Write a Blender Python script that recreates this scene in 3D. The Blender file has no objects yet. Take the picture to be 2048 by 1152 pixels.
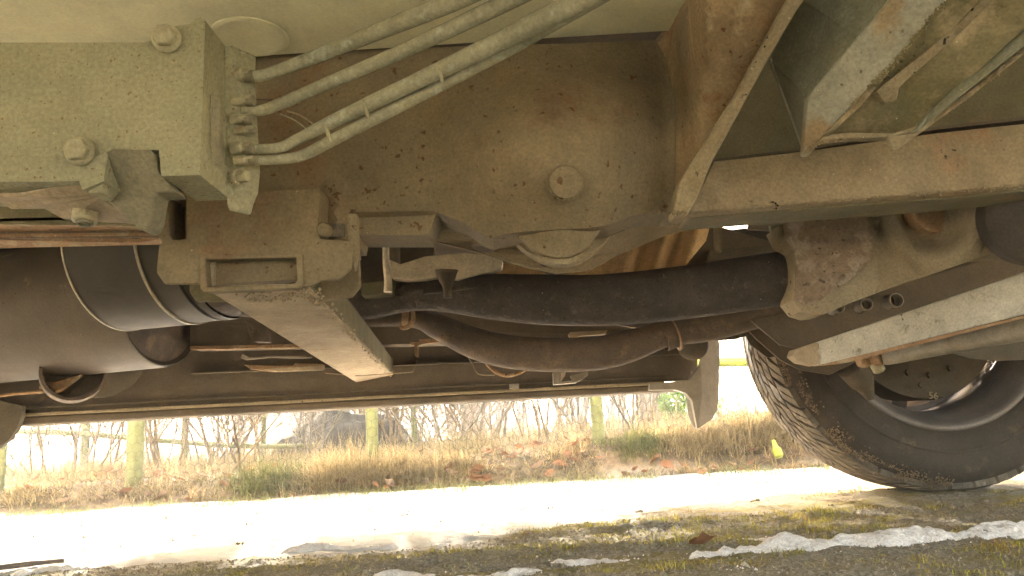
import bpy, bmesh, math, random
import numpy as np
from mathutils import Vector, Matrix, geometry, noise as mnoise
random.seed(7); np.random.seed(7)
R = math.radians
S = bpy.context.scene
COL = S.collection

# ------------------------------------------------------------------ camera
CAM_H, PITCH, ROLL, FPX = 0.17, R(11.0), R(3.5), 1480.0
cr, sr, cp, sp = math.cos(ROLL), math.sin(ROLL), math.cos(PITCH), math.sin(PITCH)
FWD = Vector((0, cp, sp)); R0 = Vector((1, 0, 0)); U0 = Vector((0, -sp, cp))
RIGHT = R0 * cr - U0 * sr
UP = R0 * sr + U0 * cr
cam = bpy.data.cameras.new('camera'); camo = bpy.data.objects.new('camera', cam); COL.objects.link(camo)
cam.sensor_width = 36; cam.lens = 36 * FPX / 2048; cam.clip_start = 0.01; cam.clip_end = 2000
camo.matrix_world = Matrix(((RIGHT.x, UP.x, -FWD.x, 0), (RIGHT.y, UP.y, -FWD.y, 0), (RIGHT.z, UP.z, -FWD.z, CAM_H), (0, 0, 0, 1)))
S.camera = camo
CP = Vector((0, 0, CAM_H))

# ------------------------------------------------------------------ light
SUN_EL, SUN_AZ = R(20.5), R(-14)          # azimuth measured from +Y towards +X
w = bpy.data.worlds.new('World'); S.world = w; w.use_nodes = True
nt = w.node_tree; bg = nt.nodes['Background']
sky = nt.nodes.new('ShaderNodeTexSky'); sky.sky_type = 'NISHITA'; sky.sun_disc = False
sky.sun_elevation = SUN_EL; sky.sun_rotation = SUN_AZ; sky.dust_density = 7.0; sky.air_density = 0.7; sky.ozone_density = 0.0
wbm = nt.nodes.new('ShaderNodeMix'); wbm.data_type = 'RGBA'; wbm.blend_type = 'MULTIPLY'; wbm.inputs[0].default_value = 1; wbm.inputs[7].default_value = (1.06, 1.0, .86, 1)   # camera white balance: warm
nt.links.new(sky.outputs[0], wbm.inputs[6]); nt.links.new(wbm.outputs[2], bg.inputs[0]); bg.inputs[1].default_value = 0.15
sun = bpy.data.lights.new('sun', 'SUN'); sun.energy = 2.8; sun.angle = R(0.5); sun.color = (1, .95, .86)
suno = bpy.data.objects.new('sun', sun); COL.objects.link(suno)
sd = Vector((math.sin(SUN_AZ) * math.cos(SUN_EL), math.cos(SUN_AZ) * math.cos(SUN_EL), math.sin(SUN_EL)))
suno.rotation_euler = sd.to_track_quat('Z', 'Y').to_euler(); suno.location = (2, 6, 5)
S.view_settings.view_transform = 'Standard'; S.view_settings.look = 'None'; S.view_settings.gamma = 1
S.view_settings.exposure = 4.92
S.view_settings.use_curve_mapping = False
S.render.engine = 'CYCLES'
cy = S.cycles
cy.use_denoising = True; cy.denoiser = 'OPENIMAGEDENOISE'
cy.max_bounces = 10; cy.diffuse_bounces = 7; cy.glossy_bounces = 4; cy.sample_clamp_indirect = 8

# ------------------------------------------------------------------ helpers
def ray(px, py):
    return FWD * FPX + RIGHT * (px - 1024) + UP * (576 - py)
def W(px, py, Y):
    d = ray(px, py); return CP + d * (Y / d.y)
def WZ(px, py, z):
    d = ray(px, py); return CP + d * ((z - CAM_H) / d.z)

def tag(o, label=None, cat=None, group=None, kind=None):
    if label: o['label'] = label
    if cat: o['category'] = cat
    if group: o['group'] = group
    if kind: o['kind'] = kind
    return o
def empty(name, loc, **k):
    o = bpy.data.objects.new(name, None); o.location = loc; o.empty_display_size = .1
    COL.objects.link(o); return tag(o, **k)
def origin_of(parent):
    v = Vector((0, 0, 0))
    while parent is not None:
        v = v + parent.location; parent = parent.parent
    return v
def build(name, verts, faces, mat, parent=None, smooth=False, bevel=0, **k):
    vs = [Vector(v) for v in verts]
    me = bpy.data.meshes.new(name)
    if parent is not None:
        org = origin_of(parent); loc = Vector((0, 0, 0))
    else:
        mn = Vector((min(v.x for v in vs), min(v.y for v in vs), min(v.z for v in vs)))
        mx = Vector((max(v.x for v in vs), max(v.y for v in vs), max(v.z for v in vs)))
        org = Vector(((mn.x + mx.x) / 2, (mn.y + mx.y) / 2, mn.z)); loc = org
    me.from_pydata([v - org for v in vs], [], faces)
    bm = bmesh.new(); bm.from_mesh(me)
    bmesh.ops.recalc_face_normals(bm, faces=bm.faces); bm.to_mesh(me); bm.free()
    me.materials.append(mat)
    if smooth:
        me.polygons.foreach_set('use_smooth', [True] * len(me.polygons))
    o = bpy.data.objects.new(name, me); o.location = loc; o.parent = parent; COL.objects.link(o)
    if bevel:
        b = o.modifiers.new('bevel', 'BEVEL'); b.width = bevel; b.segments = 2; b.limit_method = 'ANGLE'; b.angle_limit = R(35)
        b.harden_normals = False
    return tag(o, **k)
def raw(name, verts, faces, mat, parent=None, smooth=False, loc=None, **k):
    """fast build from numpy arrays"""
    verts = np.asarray(verts, dtype=float)
    if parent is not None:
        org = np.array(origin_of(parent)); lo = (0, 0, 0)
    else:
        mn, mx = verts.min(0), verts.max(0)
        org = np.array([(mn[0] + mx[0]) / 2, (mn[1] + mx[1]) / 2, mn[2]]) if loc is None else np.array(loc); lo = tuple(org)
    me = bpy.data.meshes.new(name); me.from_pydata((verts - org).tolist(), [], faces if isinstance(faces, list) else faces.tolist())
    me.materials.append(mat)
    if smooth: me.polygons.foreach_set('use_smooth', [True] * len(me.polygons))
    o = bpy.data.objects.new(name, me); o.location = lo; o.parent = parent; COL.objects.link(o)
    return tag(o, **k)

def plate(name, pts, Y, ext, mat, parent, holes=(), bevel=.0015, **k):
    """flat polygon given by sight lines and distance, extruded by the vector ext"""
    if not isinstance(ext, (tuple, Vector)): ext = (0, ext, 0)
    ext = Vector(ext)
    loops = [[p if len(p) == 3 else (p[0], p[1], Y) for p in L] for L in [pts] + list(holes)]
    tris = geometry.tessellate_polygon([[Vector((p[0], p[1], 0)) for p in L] for L in loops])
    flat = [W(*p) for L in loops for p in L]; n = len(flat)
    verts = flat + [v + ext for v in flat]
    faces = [tuple(t) for t in tris] + [tuple(n + i for i in reversed(t)) for t in tris]
    b = 0
    for L in loops:
        m = len(L)
        for i in range(m):
            j = (i + 1) % m; faces.append((b + i, b + j, n + b + j, n + b + i))
        b += m
    return build(name, verts, faces, mat, parent, bevel=bevel, **k)

def circ(cx, cy, rx, ry, n=16, a0=0, a1=360, Y=None):
    m = n if a1 - a0 == 360 else n + 1
    r = []
    for i in range(m):
        a = R(a0 + (a1 - a0) * i / n); p = (cx + rx * math.cos(a), cy - ry * math.sin(a))
        r.append(p if Y is None else p + (Y,))
    return r

def sheet(name, outline, yfn, step, thick, mat, parent, smooth=True, **k):
    """curved pressed sheet: outline by sight lines, distance yfn(px,py)"""
    pts = []
    n = len(outline)
    for i in range(n):
        a = Vector(outline[i]); b = Vector(outline[(i + 1) % n]); m = max(1, int((b - a).length / step))
        for j in range(m): pts.append(a.lerp(b, j / m))
    nb = len(pts)
    xs = [p[0] for p in outline]; ys = [p[1] for p in outline]
    def inside(x, y):
        c = False
        for i in range(n):
            x1, y1 = outline[i]; x2, y2 = outline[(i + 1) % n]
            if (y1 > y) != (y2 > y) and x < (x2 - x1) * (y - y1) / (y2 - y1) + x1: c = not c
        return c
    y = min(ys) + step / 2; r = 0
    bnd = np.array([(p.x, p.y) for p in pts])
    while y < max(ys):
        x = min(xs) + (step / 2 if r % 2 else 0)
        while x < max(xs):
            if inside(x, y) and np.min(np.hypot(bnd[:, 0] - x, bnd[:, 1] - y)) > step * .5: pts.append(Vector((x, y)))
            x += step
        y += step * .87; r += 1
    res = geometry.delaunay_2d_cdt(pts, [], [list(range(nb))], 1, 1e-4)
    vo, fo = res[0], res[2]
    V = [W(p.x, p.y, yfn(p.x, p.y)) for p in vo]; N = len(V)
    T = [v + Vector((0, thick, 0)) for v in V]
    cnt = {}
    for f in fo:
        for i in range(3):
            e = (f[i], f[(i + 1) % 3]); key = tuple(sorted(e)); cnt.setdefault(key, []).append(e)
    side = [(e[0][0], e[0][1], e[0][1] + N, e[0][0] + N) for e in cnt.values() if len(e) == 1]
    faces = [tuple(f) for f in fo] + [tuple(N + i for i in reversed(f)) for f in fo] + side
    o = build(name, V + T, faces, mat, parent, smooth=smooth, **k)
    if smooth:
        me = o.data
        for p in me.polygons:
            if len(p.vertices) == 4: p.use_smooth = False
        bm = bmesh.new(); bm.from_mesh(me)
        for e in bm.edges:
            if len(e.link_faces) == 2 and e.calc_face_angle(0) > R(40): e.smooth = False
        bm.to_mesh(me); bm.free()
    return o

def catmull(P, sub):
    out = []
    n = len(P)
    for i in range(n - 1):
        p0, p1, p2, p3 = P[max(i - 1, 0)], P[i], P[i + 1], P[min(i + 2, n - 1)]
        for j in range(sub):
            t = j / sub
            out.append(0.5 * ((2 * p1) + (p2 - p0) * t + (2 * p0 - 5 * p1 + 4 * p2 - p3) * t * t + (3 * p1 - p0 - 3 * p2 + p3) * t ** 3))
    out.append(P[-1]); return out

def tube_arrays(pts, rad, seg=16, sub=1, caps=True, bump=0):
    P = [Vector((*p, 0)) if False else Vector(p) for p in pts]
    if not hasattr(rad, '__len__'): rad = [rad] * len(P)
    Q = [Vector((p.x, p.y, p.z, r)) for p, r in zip(P, rad)]
    if sub > 1: Q = catmull(Q, sub)
    C = [Vector(q[:3]) for q in Q]; rr = [q[3] for q in Q]
    V, F = [], []
    t = (C[1] - C[0]).normalized(); u = t.orthogonal().normalized()
    for i, c in enumerate(C):
        tn = (C[min(i + 1, len(C) - 1)] - C[max(i - 1, 0)]).normalized()
        u = (u - tn * u.dot(tn)).normalized(); v = tn.cross(u)
        for k in range(seg):
            a = 2 * math.pi * k / seg
            b = 1 + (random.uniform(-bump, bump) if bump else 0)
            V.append(c + (u * math.cos(a) + v * math.sin(a)) * rr[i] * b)
    for i in range(len(C) - 1):
        for k in range(seg):
            k2 = (k + 1) % seg
            F.append((i * seg + k, i * seg + k2, (i + 1) * seg + k2, (i + 1) * seg + k))
    if caps:
        F.append(tuple(range(seg))[::-1]); F.append(tuple(range((len(C) - 1) * seg, len(C) * seg)))
    return V, F
def tube(name, pts, rad, mat, parent, seg=16, sub=6, bump=0, **k):
    V, F = tube_arrays(pts, rad, seg, sub, bump=bump)
    o = build(name, V, F, mat, parent, smooth=True, **k)
    for p in o.data.polygons:
        if len(p.vertices) > 4: p.use_smooth = False
    return o
def ptube(name, pts, mat, parent, **k):
    """tube by (px, py, Y, halfwidth px)"""
    return tube(name, [W(p[0], p[1], p[2]) for p in pts], [p[3] * p[2] / FPX for p in pts], mat, parent, **k)

def lathe_arrays(o, axis, prof, seg=40, a0=0, a1=360):
    axis = Vector(axis).normalized(); u = axis.cross(Vector((0, 0, 1)))
    u = u.normalized() if u.length > .01 else Vector((1, 0, 0)); v = axis.cross(u)
    V, F = [], []; full = a1 - a0 == 360; m = seg if full else seg + 1
    for t, r in prof:
        for k in range(m):
            a = R(a0 + (a1 - a0) * k / seg)
            V.append(Vector(o) + axis * t + (u * math.cos(a) + v * math.sin(a)) * r)
    for i in range(len(prof) - 1):
        for k in range(seg):
            k2 = (k + 1) % m if full else k + 1
            F.append((i * m + k, i * m + k2, (i + 1) * m + k2, (i + 1) * m + k))
    return V, F
def lathe(name, o, axis, prof, mat, parent, seg=40, sharp=38, **k):
    V, F = lathe_arrays(o, axis, prof, seg)
    ob = build(name, V, F, mat, parent, smooth=seg > 8, **k)
    if seg > 8:
        bm = bmesh.new(); bm.from_mesh(ob.data)
        for e in bm.edges:
            if len(e.link_faces) == 2 and e.calc_face_angle(0) > R(sharp): e.smooth = False
        bm.to_mesh(ob.data); bm.free()
    return ob
def box(name, c, s, mat, parent, rot=None, bevel=.002, **k):
    c = Vector(c); h = Vector(s) / 2
    V = [Vector((x * h.x, y * h.y, z * h.z)) for x in (-1, 1) for y in (-1, 1) for z in (-1, 1)]
    if rot: M = Matrix.Rotation(rot[2], 3, 'Z') @ Matrix.Rotation(rot[1], 3, 'Y') @ Matrix.Rotation(rot[0], 3, 'X'); V = [M @ v for v in V]
    V = [c + v for v in V]
    F = [(0, 1, 3, 2), (4, 6, 7, 5), (0, 4, 5, 1), (2, 3, 7, 6), (0, 2, 6, 4), (1, 5, 7, 3)]
    return build(name, V, F, mat, parent, bevel=bevel, **k)
def bolt(c, axis, r, mat, parent, flange=True, length=None, name='bolt'):
    """hexagon flange bolt whose head looks along axis"""
    h = length or r * 1.1
    b = lathe(name, c, axis, [(0, .001), (0, r), (h * .85, r), (h, r * .86), (h, .0005)], mat, parent, seg=6, bevel=r * .08)
    if flange:
        lathe('washer', Vector(c), axis, [(-.001, .001), (-.001, r * 1.25), (r * .15, r * 1.25), (r * .4, r * 1.05), (r * .4, .001)], mat, b, seg=24)
    return b

# ------------------------------------------------------------------ materials
def material(name, c1, c2, scale=12, rough=.85, metal=0, bump=.3, bscale=180, c3=None, t3=.62, s3=30, specks=0, sscale=160, speck_col=(.02, .015, .01),
             glints=0, grain=.25, stretch=(1, 1, 1), streak=None, contrast=(.35, .65), spec=.3, bdist=.002, trans=0, mottle=.22):
    m = bpy.data.materials.new(name); m.use_nodes = True; n = m.node_tree; N = n.nodes; L = n.links
    p = N['Principled BSDF']; p.inputs['Roughness'].default_value = rough; p.inputs['Metallic'].default_value = metal
    p.inputs['Specular IOR Level'].default_value = spec
    tc = N.new('ShaderNodeTexCoord'); mp = N.new('ShaderNodeMapping'); mp.inputs['Scale'].default_value = stretch
    L.new(tc.outputs['Object'], mp.inputs[0]); vec = mp.outputs[0]
    def noise(s, det=6, ro=.6):
        t = N.new('ShaderNodeTexNoise'); t.inputs['Scale'].default_value = s; t.inputs['Detail'].default_value = det; t.inputs['Roughness'].default_value = ro
        L.new(vec, t.inputs['Vector']); return t.outputs['Fac']
    def ramp(x, a, b):
        t = N.new('ShaderNodeMapRange'); t.inputs[1].default_value = a; t.inputs[2].default_value = b; L.new(x, t.inputs[0]); return t.outputs[0]
    def mix(f, a, b, bt='MIX'):
        t = N.new('ShaderNodeMix'); t.data_type = 'RGBA'; t.blend_type = bt
        if isinstance(f, float): t.inputs[0].default_value = f
        else: L.new(f, t.inputs[0])
        for i, x in ((6, a), (7, b)):
            if isinstance(x, tuple): t.inputs[i].default_value = (*x, 1)
            else: L.new(x, t.inputs[i])
        return t.outputs[2]
    col = mix(ramp(noise(scale), *contrast), tuple(c1), tuple(c2))
    if c3: col = mix(ramp(noise(s3, 8, .65), t3 - .04, t3 + .06), col, tuple(c3))
    if streak:
        ms = N.new('ShaderNodeMapping'); ms.inputs['Scale'].default_value = streak[0]; L.new(tc.outputs['Object'], ms.inputs[0])
        t = N.new('ShaderNodeTexNoise'); t.inputs['Scale'].default_value = 1; t.inputs['Detail'].default_value = 5; L.new(ms.outputs[0], t.inputs['Vector'])
        col = mix(ramp(t.outputs['Fac'], streak[2], streak[2] + .15), col, streak[1])
    if mottle:
        g = ramp(noise(scale * 3.3, 7, .68), .3, .72); gm = N.new('ShaderNodeMapRange'); gm.inputs[3].default_value = 1 - mottle; gm.inputs[4].default_value = 1 + mottle * .7
        L.new(g, gm.inputs[0]); cmb = N.new('ShaderNodeCombineColor')
        for i in range(3): L.new(gm.outputs[0], cmb.inputs[i])
        col = mix(1.0, col, cmb.outputs[0], 'MULTIPLY')
    if grain:
        g = ramp(noise(320, 3, .7), .3, .7); gm = N.new('ShaderNodeMapRange'); gm.inputs[3].default_value = 1 - grain; gm.inputs[4].default_value = 1 + grain * .6
        L.new(g, gm.inputs[0]); cmb = N.new('ShaderNodeCombineColor')
        for i in range(3): L.new(gm.outputs[0], cmb.inputs[i])
        col = mix(1.0, col, cmb.outputs[0], 'MULTIPLY')
    if specks:
        d = ramp(noise(sscale * .9, 2, .5), .655, .70)
        nz = ramp(noise(sscale * .12, 3), .62 - specks * .25, .68 - specks * .25)
        mm = N.new('ShaderNodeMath'); mm.operation = 'MULTIPLY'; L.new(d, mm.inputs[0]); L.new(nz, mm.inputs[1])
        col = mix(mm.outputs[0], col, tuple(speck_col))
    if glints:
        v = N.new('ShaderNodeTexVoronoi'); v.inputs['Scale'].default_value = 210; L.new(vec, v.inputs['Vector'])
        d = ramp(v.outputs['Distance'], .16, .08)
        sep = N.new('ShaderNodeSeparateColor'); L.new(v.outputs['Color'], sep.inputs[0])
        s = ramp(sep.outputs[0], 1 - glints, 1 - glints + .02)
        mm = N.new('ShaderNodeMath'); mm.operation = 'MULTIPLY'; L.new(d, mm.inputs[0]); L.new(s, mm.inputs[1])
        col = mix(mm.outputs[0], col, (.75, .7, .55))
    L.new(col, p.inputs['Base Color'])
    if bump:
        b = N.new('ShaderNodeBump'); b.inputs['Strength'].default_value = bump; b.inputs['Distance'].default_value = bdist
        h = noise(bscale, 6, .65); L.new(h, b.inputs['Height'])
        b2 = N.new('ShaderNodeBump'); b2.inputs['Strength'].default_value = bump; b2.inputs['Distance'].default_value = bdist * 5
        h2 = noise(bscale * .12, 4, .5); L.new(h2, b2.inputs['Height']); L.new(b2.outputs[0], b.inputs['Normal'])
        L.new(b.outputs[0], p.inputs['Normal'])
    if trans:
        td = N.new('ShaderNodeBsdfTranslucent'); L.new(col, td.inputs[0]); ms = N.new('ShaderNodeMixShader'); ms.inputs[0].default_value = trans
        L.new(p.outputs[0], ms.inputs[1]); L.new(td.outputs[0], ms.inputs[2]); L.new(ms.outputs[0], N['Material Output'].inputs[0])
    return m

M = {}
M['block'] = material('cast_alloy_dusty', (.355, .335, .215), (.31, .295, .195), scale=9, mottle=.12, specks=.9, sscale=330, speck_col=(.2, .14, .07), bscale=420, bump=.35, glints=.02)
M['lug'] = material('cast_lug_shaded', (.27, .245, .165), (.225, .205, .14), scale=14, bump=.2)  # darker than the casting: the lug's shade is put into this colour
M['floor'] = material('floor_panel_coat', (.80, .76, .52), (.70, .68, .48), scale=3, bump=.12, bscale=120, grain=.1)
M['cross'] = material('crossmember_mud', (.245, .19, .112), (.20, .162, .10), scale=6, c3=(.205, .135, .075), t3=.60, s3=7, specks=.7, sscale=150, speck_col=(.11, .06, .025), glints=.012, bump=.25)
M['gusset'] = material('gusset_rusty', (.31, .235, .135), (.25, .17, .09), scale=9, c3=(.26, .145, .07), t3=.60, s3=22, specks=.5, sscale=230, speck_col=(.12, .05, .02), streak=((60, 60, 7), (.38, .30, .18), .6), glints=.02)
M['edge'] = material('edge_weld', (.34, .28, .175), (.27, .21, .125), scale=25, glints=.06, specks=.3, bump=.5)
M['beam'] = material('beam_mud', (.31, .245, .155), (.255, .20, .125), scale=8, c3=(.30, .18, .10), t3=.62, s3=12, specks=.25, glints=.03, bump=.25)
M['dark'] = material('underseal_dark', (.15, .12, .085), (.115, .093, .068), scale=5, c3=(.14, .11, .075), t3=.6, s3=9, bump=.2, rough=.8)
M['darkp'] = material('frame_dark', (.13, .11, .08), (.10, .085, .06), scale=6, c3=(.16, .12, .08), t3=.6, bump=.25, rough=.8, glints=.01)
M['olive'] = material('olive_web', (.20, .18, .11), (.15, .135, .08), scale=7, c3=(.22, .16, .09), t3=.6, bump=.2)
M['galv'] = material('galvanised_dirty', (.43, .42, .335), (.36, .355, .28), scale=14, c3=(.36, .27, .16), t3=.60, s3=14, glints=.12, specks=.3, sscale=150, speck_col=(.12, .10, .06), bump=.35, rough=.6)
M['galvd'] = material('galvanised_grey_face', (.30, .30, .23), (.23, .23, .16), scale=9, c3=(.36, .34, .26), t3=.62, s3=20, glints=.08, bump=.3)
M['moss_metal'] = material('mossy_web', (.30, .25, .14), (.22, .195, .10), scale=10, c3=(.42, .33, .2), t3=.60, s3=18, glints=.1, specks=.5, sscale=190, speck_col=(.12, .11, .04), bump=.4)
M['tube'] = material('tube_tan', (.44, .36, .25), (.35, .28, .19), scale=12, c3=(.24, .13, .06), t3=.66, s3=26, streak=((90, 6, 90), (.30, .24, .16), .62), glints=.03, bump=.35)
M['rail'] = material('rail_rust', (.38, .25, .14), (.28, .17, .09), scale=16, c3=(.45, .36, .24), t3=.57, s3=30, glints=.12, specks=.3, bump=.45)
M['exh'] = material('exhaust_dark_rust', (.10, .08, .065), (.07, .058, .048), scale=14, c3=(.135, .108, .085), t3=.60, s3=90, specks=.6, sscale=200, speck_col=(.035, .027, .02), glints=.03, bump=1.0, bscale=110, bdist=.004, rough=.8)
M['exh2'] = material('exhaust_brown', (.155, .115, .085), (.115, .09, .068), scale=12, c3=(.2, .14, .09), t3=.60, s3=40, specks=.3, bump=.5, rough=.75)
M['arm'] = material('swing_arm', (.33, .27, .175), (.27, .22, .14), scale=8, c3=(.33, .2, .1), t3=.66, s3=14, specks=.35, sscale=110, glints=.02, bump=.3)
M['flange'] = material('pitted_flange', (.31, .235, .165), (.25, .185, .125), scale=20, c3=(.40, .32, .235), t3=.52, s3=38, specks=.6, sscale=130, speck_col=(.1, .07, .05), bump=.7, bscale=90)
M['tank'] = material('tank_paint', (.10, .08, .06), (.075, .062, .048), scale=5, c3=(.26, .22, .13), t3=.66, s3=16, bump=.15, rough=.55, spec=.4, glints=.008)
M['tankc'] = material('canister_satin', (.055, .048, .038), (.045, .04, .032), scale=5, bump=.08, rough=.6, spec=.3, grain=.15)
M['tanke'] = material('tank_end', (.12, .095, .07), (.085, .07, .055), scale=18, c3=(.17, .12, .085), t3=.58, bump=.3, rough=.6)
M['rimedge'] = material('bright_edge', (.5, .46, .37), (.4, .36, .28), scale=40, bump=.2, rough=.5)
M['hose'] = material('hose_dusty', (.38, .36, .25), (.30, .29, .20), scale=25, c3=(.46, .46, .36), t3=.6, s3=60, bump=.3, glints=.02)
M['fit'] = material('fitting_zinc', (.46, .42, .28), (.34, .31, .2), scale=40, c3=(.3, .22, .12), t3=.6, bump=.3, rough=.6, glints=.06)
M['silver'] = material('bare_steel', (.75, .66, .5), (.62, .53, .4), scale=20, bump=.3, rough=.5, metal=.3, glints=.04)
M['copper'] = material('heat_shield_warm', (.80, .58, .32), (.68, .46, .24), scale=12, bump=.2, rough=.3, metal=.35, streak=((5, 5, 80), (.35, .22, .1), .6))
M['leaf_spring'] = material('grey_beam_paint', (.60, .58, .49), (.50, .48, .40), scale=10, c3=(.26, .24, .17), t3=.62, s3=45, streak=((45, 6, 6), (.58, .56, .46), .66), specks=.4, sscale=130, speck_col=(.1, .09, .06), glints=.05, bump=.35, rough=.6)
M['rod'] = material('rod_grey', (.33, .30, .24), (.26, .24, .19), scale=18, c3=(.3, .2, .12), t3=.64, bump=.2, rough=.6)
M['rubber'] = material('tyre_rubber', (.070, .055, .040), (.052, .042, .032), scale=8, c3=(.14, .11, .07), t3=.62, s3=14, bump=.25, bscale=260, rough=.8, grain=.3)
M['tread'] = material('tread_rubber_dusty', (.17, .14, .10), (.10, .08, .06), scale=30, c3=(.30, .24, .17), t3=.6, s3=45, bump=.5, bscale=200, rough=.85)
M['mud'] = material('dry_mud', (.28, .2, .12), (.18, .13, .08), scale=40, bump=.8, bscale=120)
M['rim'] = material('rim_silver', (.24, .21, .19), (.17, .145, .125), scale=10, bump=.1, rough=.6, metal=.4, c3=(.3, .22, .15), t3=.66, s3=20)
M['drum'] = material('brake_drum', (.115, .09, .06), (.08, .065, .045), scale=12, c3=(.2, .14, .08), t3=.62, s3=20, bump=.4)
M['flap'] = material('splash_guard_grey', (.33, .29, .23), (.26, .23, .18), scale=10, bump=.25, rough=.6, grain=.2, streak=((5, 5, 14), (.2, .17, .13), .6))
M['body'] = material('body_white', (.62, .62, .58), (.55, .55, .5), scale=3, rough=.4, bump=0, grain=0)
M['orange'] = material('orange_dot', (.55, .30, .06), (.45, .25, .05), scale=30, bump=.2)

# ================================================================== GROUND
def vnoise(x, y, s, seed=0):
    """value noise on arrays"""
    x = x / s; y = y / s
    xi = np.floor(x).astype(np.int64); yi = np.floor(y).astype(np.int64); fx = x - xi; fy = y - yi
    fx = fx * fx * (3 - 2 * fx); fy = fy * fy * (3 - 2 * fy)
    def h(a, b):
        n = (a * 374761393 + b * 668265263 + seed * 1442695) & 0xffffffff
        n = ((n ^ (n >> 13)) * 1274126177) & 0xffffffff
        return ((n ^ (n >> 16)) & 0xffff) / 65535.0
    return (h(xi, yi) * (1 - fx) + h(xi + 1, yi) * fx) * (1 - fy) + (h(xi, yi + 1) * (1 - fx) + h(xi + 1, yi + 1) * fx) * fy
VERGE0 = 2.55
def mossrow(x, y):
    row = np.exp(-((y - 1.10 - .03 * (vnoise(x, y * 0, .2, 13) - .5) - .10 * x * .3) / .014) ** 2) + np.exp(-((y - 1.27 - .05 * (vnoise(x, y * 0, .25, 14) - .5) - .05 * x) / .018) ** 2) * np.clip(x * 2 + .6, 0, 1)
    return row * np.clip(vnoise(x, y * 0, .12, 15) * 2 - .2, 0, 1) * (.4 + .6 * vnoise(x, y, .02, 16))
def ground_z(x, y):
    x = np.asarray(x, float); y = np.asarray(y, float)
    near = np.clip((3.2 - y) / .6, 0, 1) * np.clip((4 - np.abs(x)) / 1, 0, 1)
    z = (vnoise(x, y, .019, 1) - .5) * .0045 + (vnoise(x, y, .009, 2) - .5) * .0042
    z = z * near
    z += (vnoise(x, y, .22, 3) - .5) * .008 + (vnoise(x * .25, y, .09, 9) - .5) * .006 * near
    z += .010 * mossrow(x, y) * near
    ve = VERGE0 + .10 * (vnoise(x, y * 0, .35, 5) - .5) - .05 * np.clip(x, -1, 1)
    b = np.clip((y - ve) / .22, 0, 1); b = b * b * (3 - 2 * b)
    z += b * (.055 + .035 * np.clip(x + .6, 0, 1.8) + .03 * vnoise(x, y, .3, 6))
    far = np.clip((y - 9) / 40, 0, 1)
    z += far * far * .3
    # bank dips to the left where the field lies lower
    z -= np.clip((y - 4) / 5, 0, 1) * .12 * np.clip(-x * .4 + .4, 0, 1)
    return z
def spaced(a, b, d0, g):
    out = [a]; d = d0
    while out[-1] < b: out.append(out[-1] + d); d *= g
    return out
xs = [-v for v in spaced(1.75, 600, .01, 1.12)[1:]][::-1] + list(np.arange(-1.75, 2.1, .0085)) + spaced(2.1, 600, .01, 1.12)
ys = [-v for v in spaced(-.55, 600, .02, 1.25)[1:]][::-1] + list(np.arange(.55, 1.5, .0065)) + list(np.arange(1.5, 3.3, .0125)) + spaced(3.3, 900, .03, 1.09)
xs = np.array(xs); ys = np.array(ys)
GX, GY = np.meshgrid(xs, ys); GZ = ground_z(GX, GY)
verts = np.stack([GX.ravel(), GY.ravel(), GZ.ravel()], 1)
nx, ny = len(xs), len(ys)
ii = (np.arange(ny - 1)[:, None] * nx + np.arange(nx - 1)[None, :]).ravel()
faces = np.stack([ii, ii + 1, ii + nx + 1, ii + nx], 1)

gm = bpy.data.materials.new('ground_gravel_moss'); gm.use_nodes = True; n = gm.node_tree; N = n.nodes; L = n.links; p = N['Principled BSDF']
p.inputs['Roughness'].default_value = .9; p.inputs['Specular IOR Level'].default_value = .25
tc = N.new('ShaderNodeTexCoord')
def gnoise(s, det=5, ro=.6, st=(1, 1, 1)):
    mp = N.new('ShaderNodeMapping'); mp.inputs['Scale'].default_value = st; L.new(tc.outputs['Object'], mp.inputs[0])
    t = N.new('ShaderNodeTexNoise'); t.inputs['Scale'].default_value = s; t.inputs['Detail'].default_value = det; t.inputs['Roughness'].default_value = ro
    L.new(mp.outputs[0], t.inputs['Vector']); return t.outputs['Fac']
def gramp(x, a, b):
    t = N.new('ShaderNodeMapRange'); t.inputs[1].default_value = a; t.inputs[2].default_value = b; L.new(x, t.inputs[0]); return t.outputs[0]
def gmix(f, a, b):
    t = N.new('ShaderNodeMix'); t.data_type = 'RGBA'; L.new(f, t.inputs[0])
    for i, x in ((6, a), (7, b)):
        if isinstance(x, tuple): t.inputs[i].default_value = (*x, 1)
        else: L.new(x, t.inputs[i])
    return t.outputs[2]
def gmath(op, a, b):
    t = N.new('ShaderNodeMath'); t.operation = op
    for i, x in ((0, a), (1, b)):
        if isinstance(x, (int, float)): t.inputs[i].default_value = x
        else: L.new(x, t.inputs[i])
    return t.outputs[0]
vo = N.new('ShaderNodeTexVoronoi'); vo.inputs['Scale'].default_value = 230; L.new(tc.outputs['Object'], vo.inputs['Vector'])
sep = N.new('ShaderNodeSeparateColor'); L.new(vo.outputs['Color'], sep.inputs[0])
grit = gmix(sep.outputs[0], (.20, .17, .12), (.42, .36, .27))
grit = gmix(gramp(vo.outputs['Distance'], .5, .95), grit, (.10, .08, .055))
wet = gramp(gnoise(7, 6, .65, (.6, 1.4, 1)), .40, .62)
grit = gmix(wet, grit, gmix(sep.outputs[1], (.20, .155, .09), (.38, .31, .20)))
mossm = gramp(gnoise(5, 6, .62, (.45, 1.6, 1)), .50, .60)
grit = gmix(mossm, grit, gmix(gramp(gnoise(90, 3), .35, .65), (.20, .165, .06), (.32, .25, .09)))
geo = N.new('ShaderNodeSeparateXYZ'); L.new(tc.outputs['Object'], geo.inputs[0])
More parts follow.
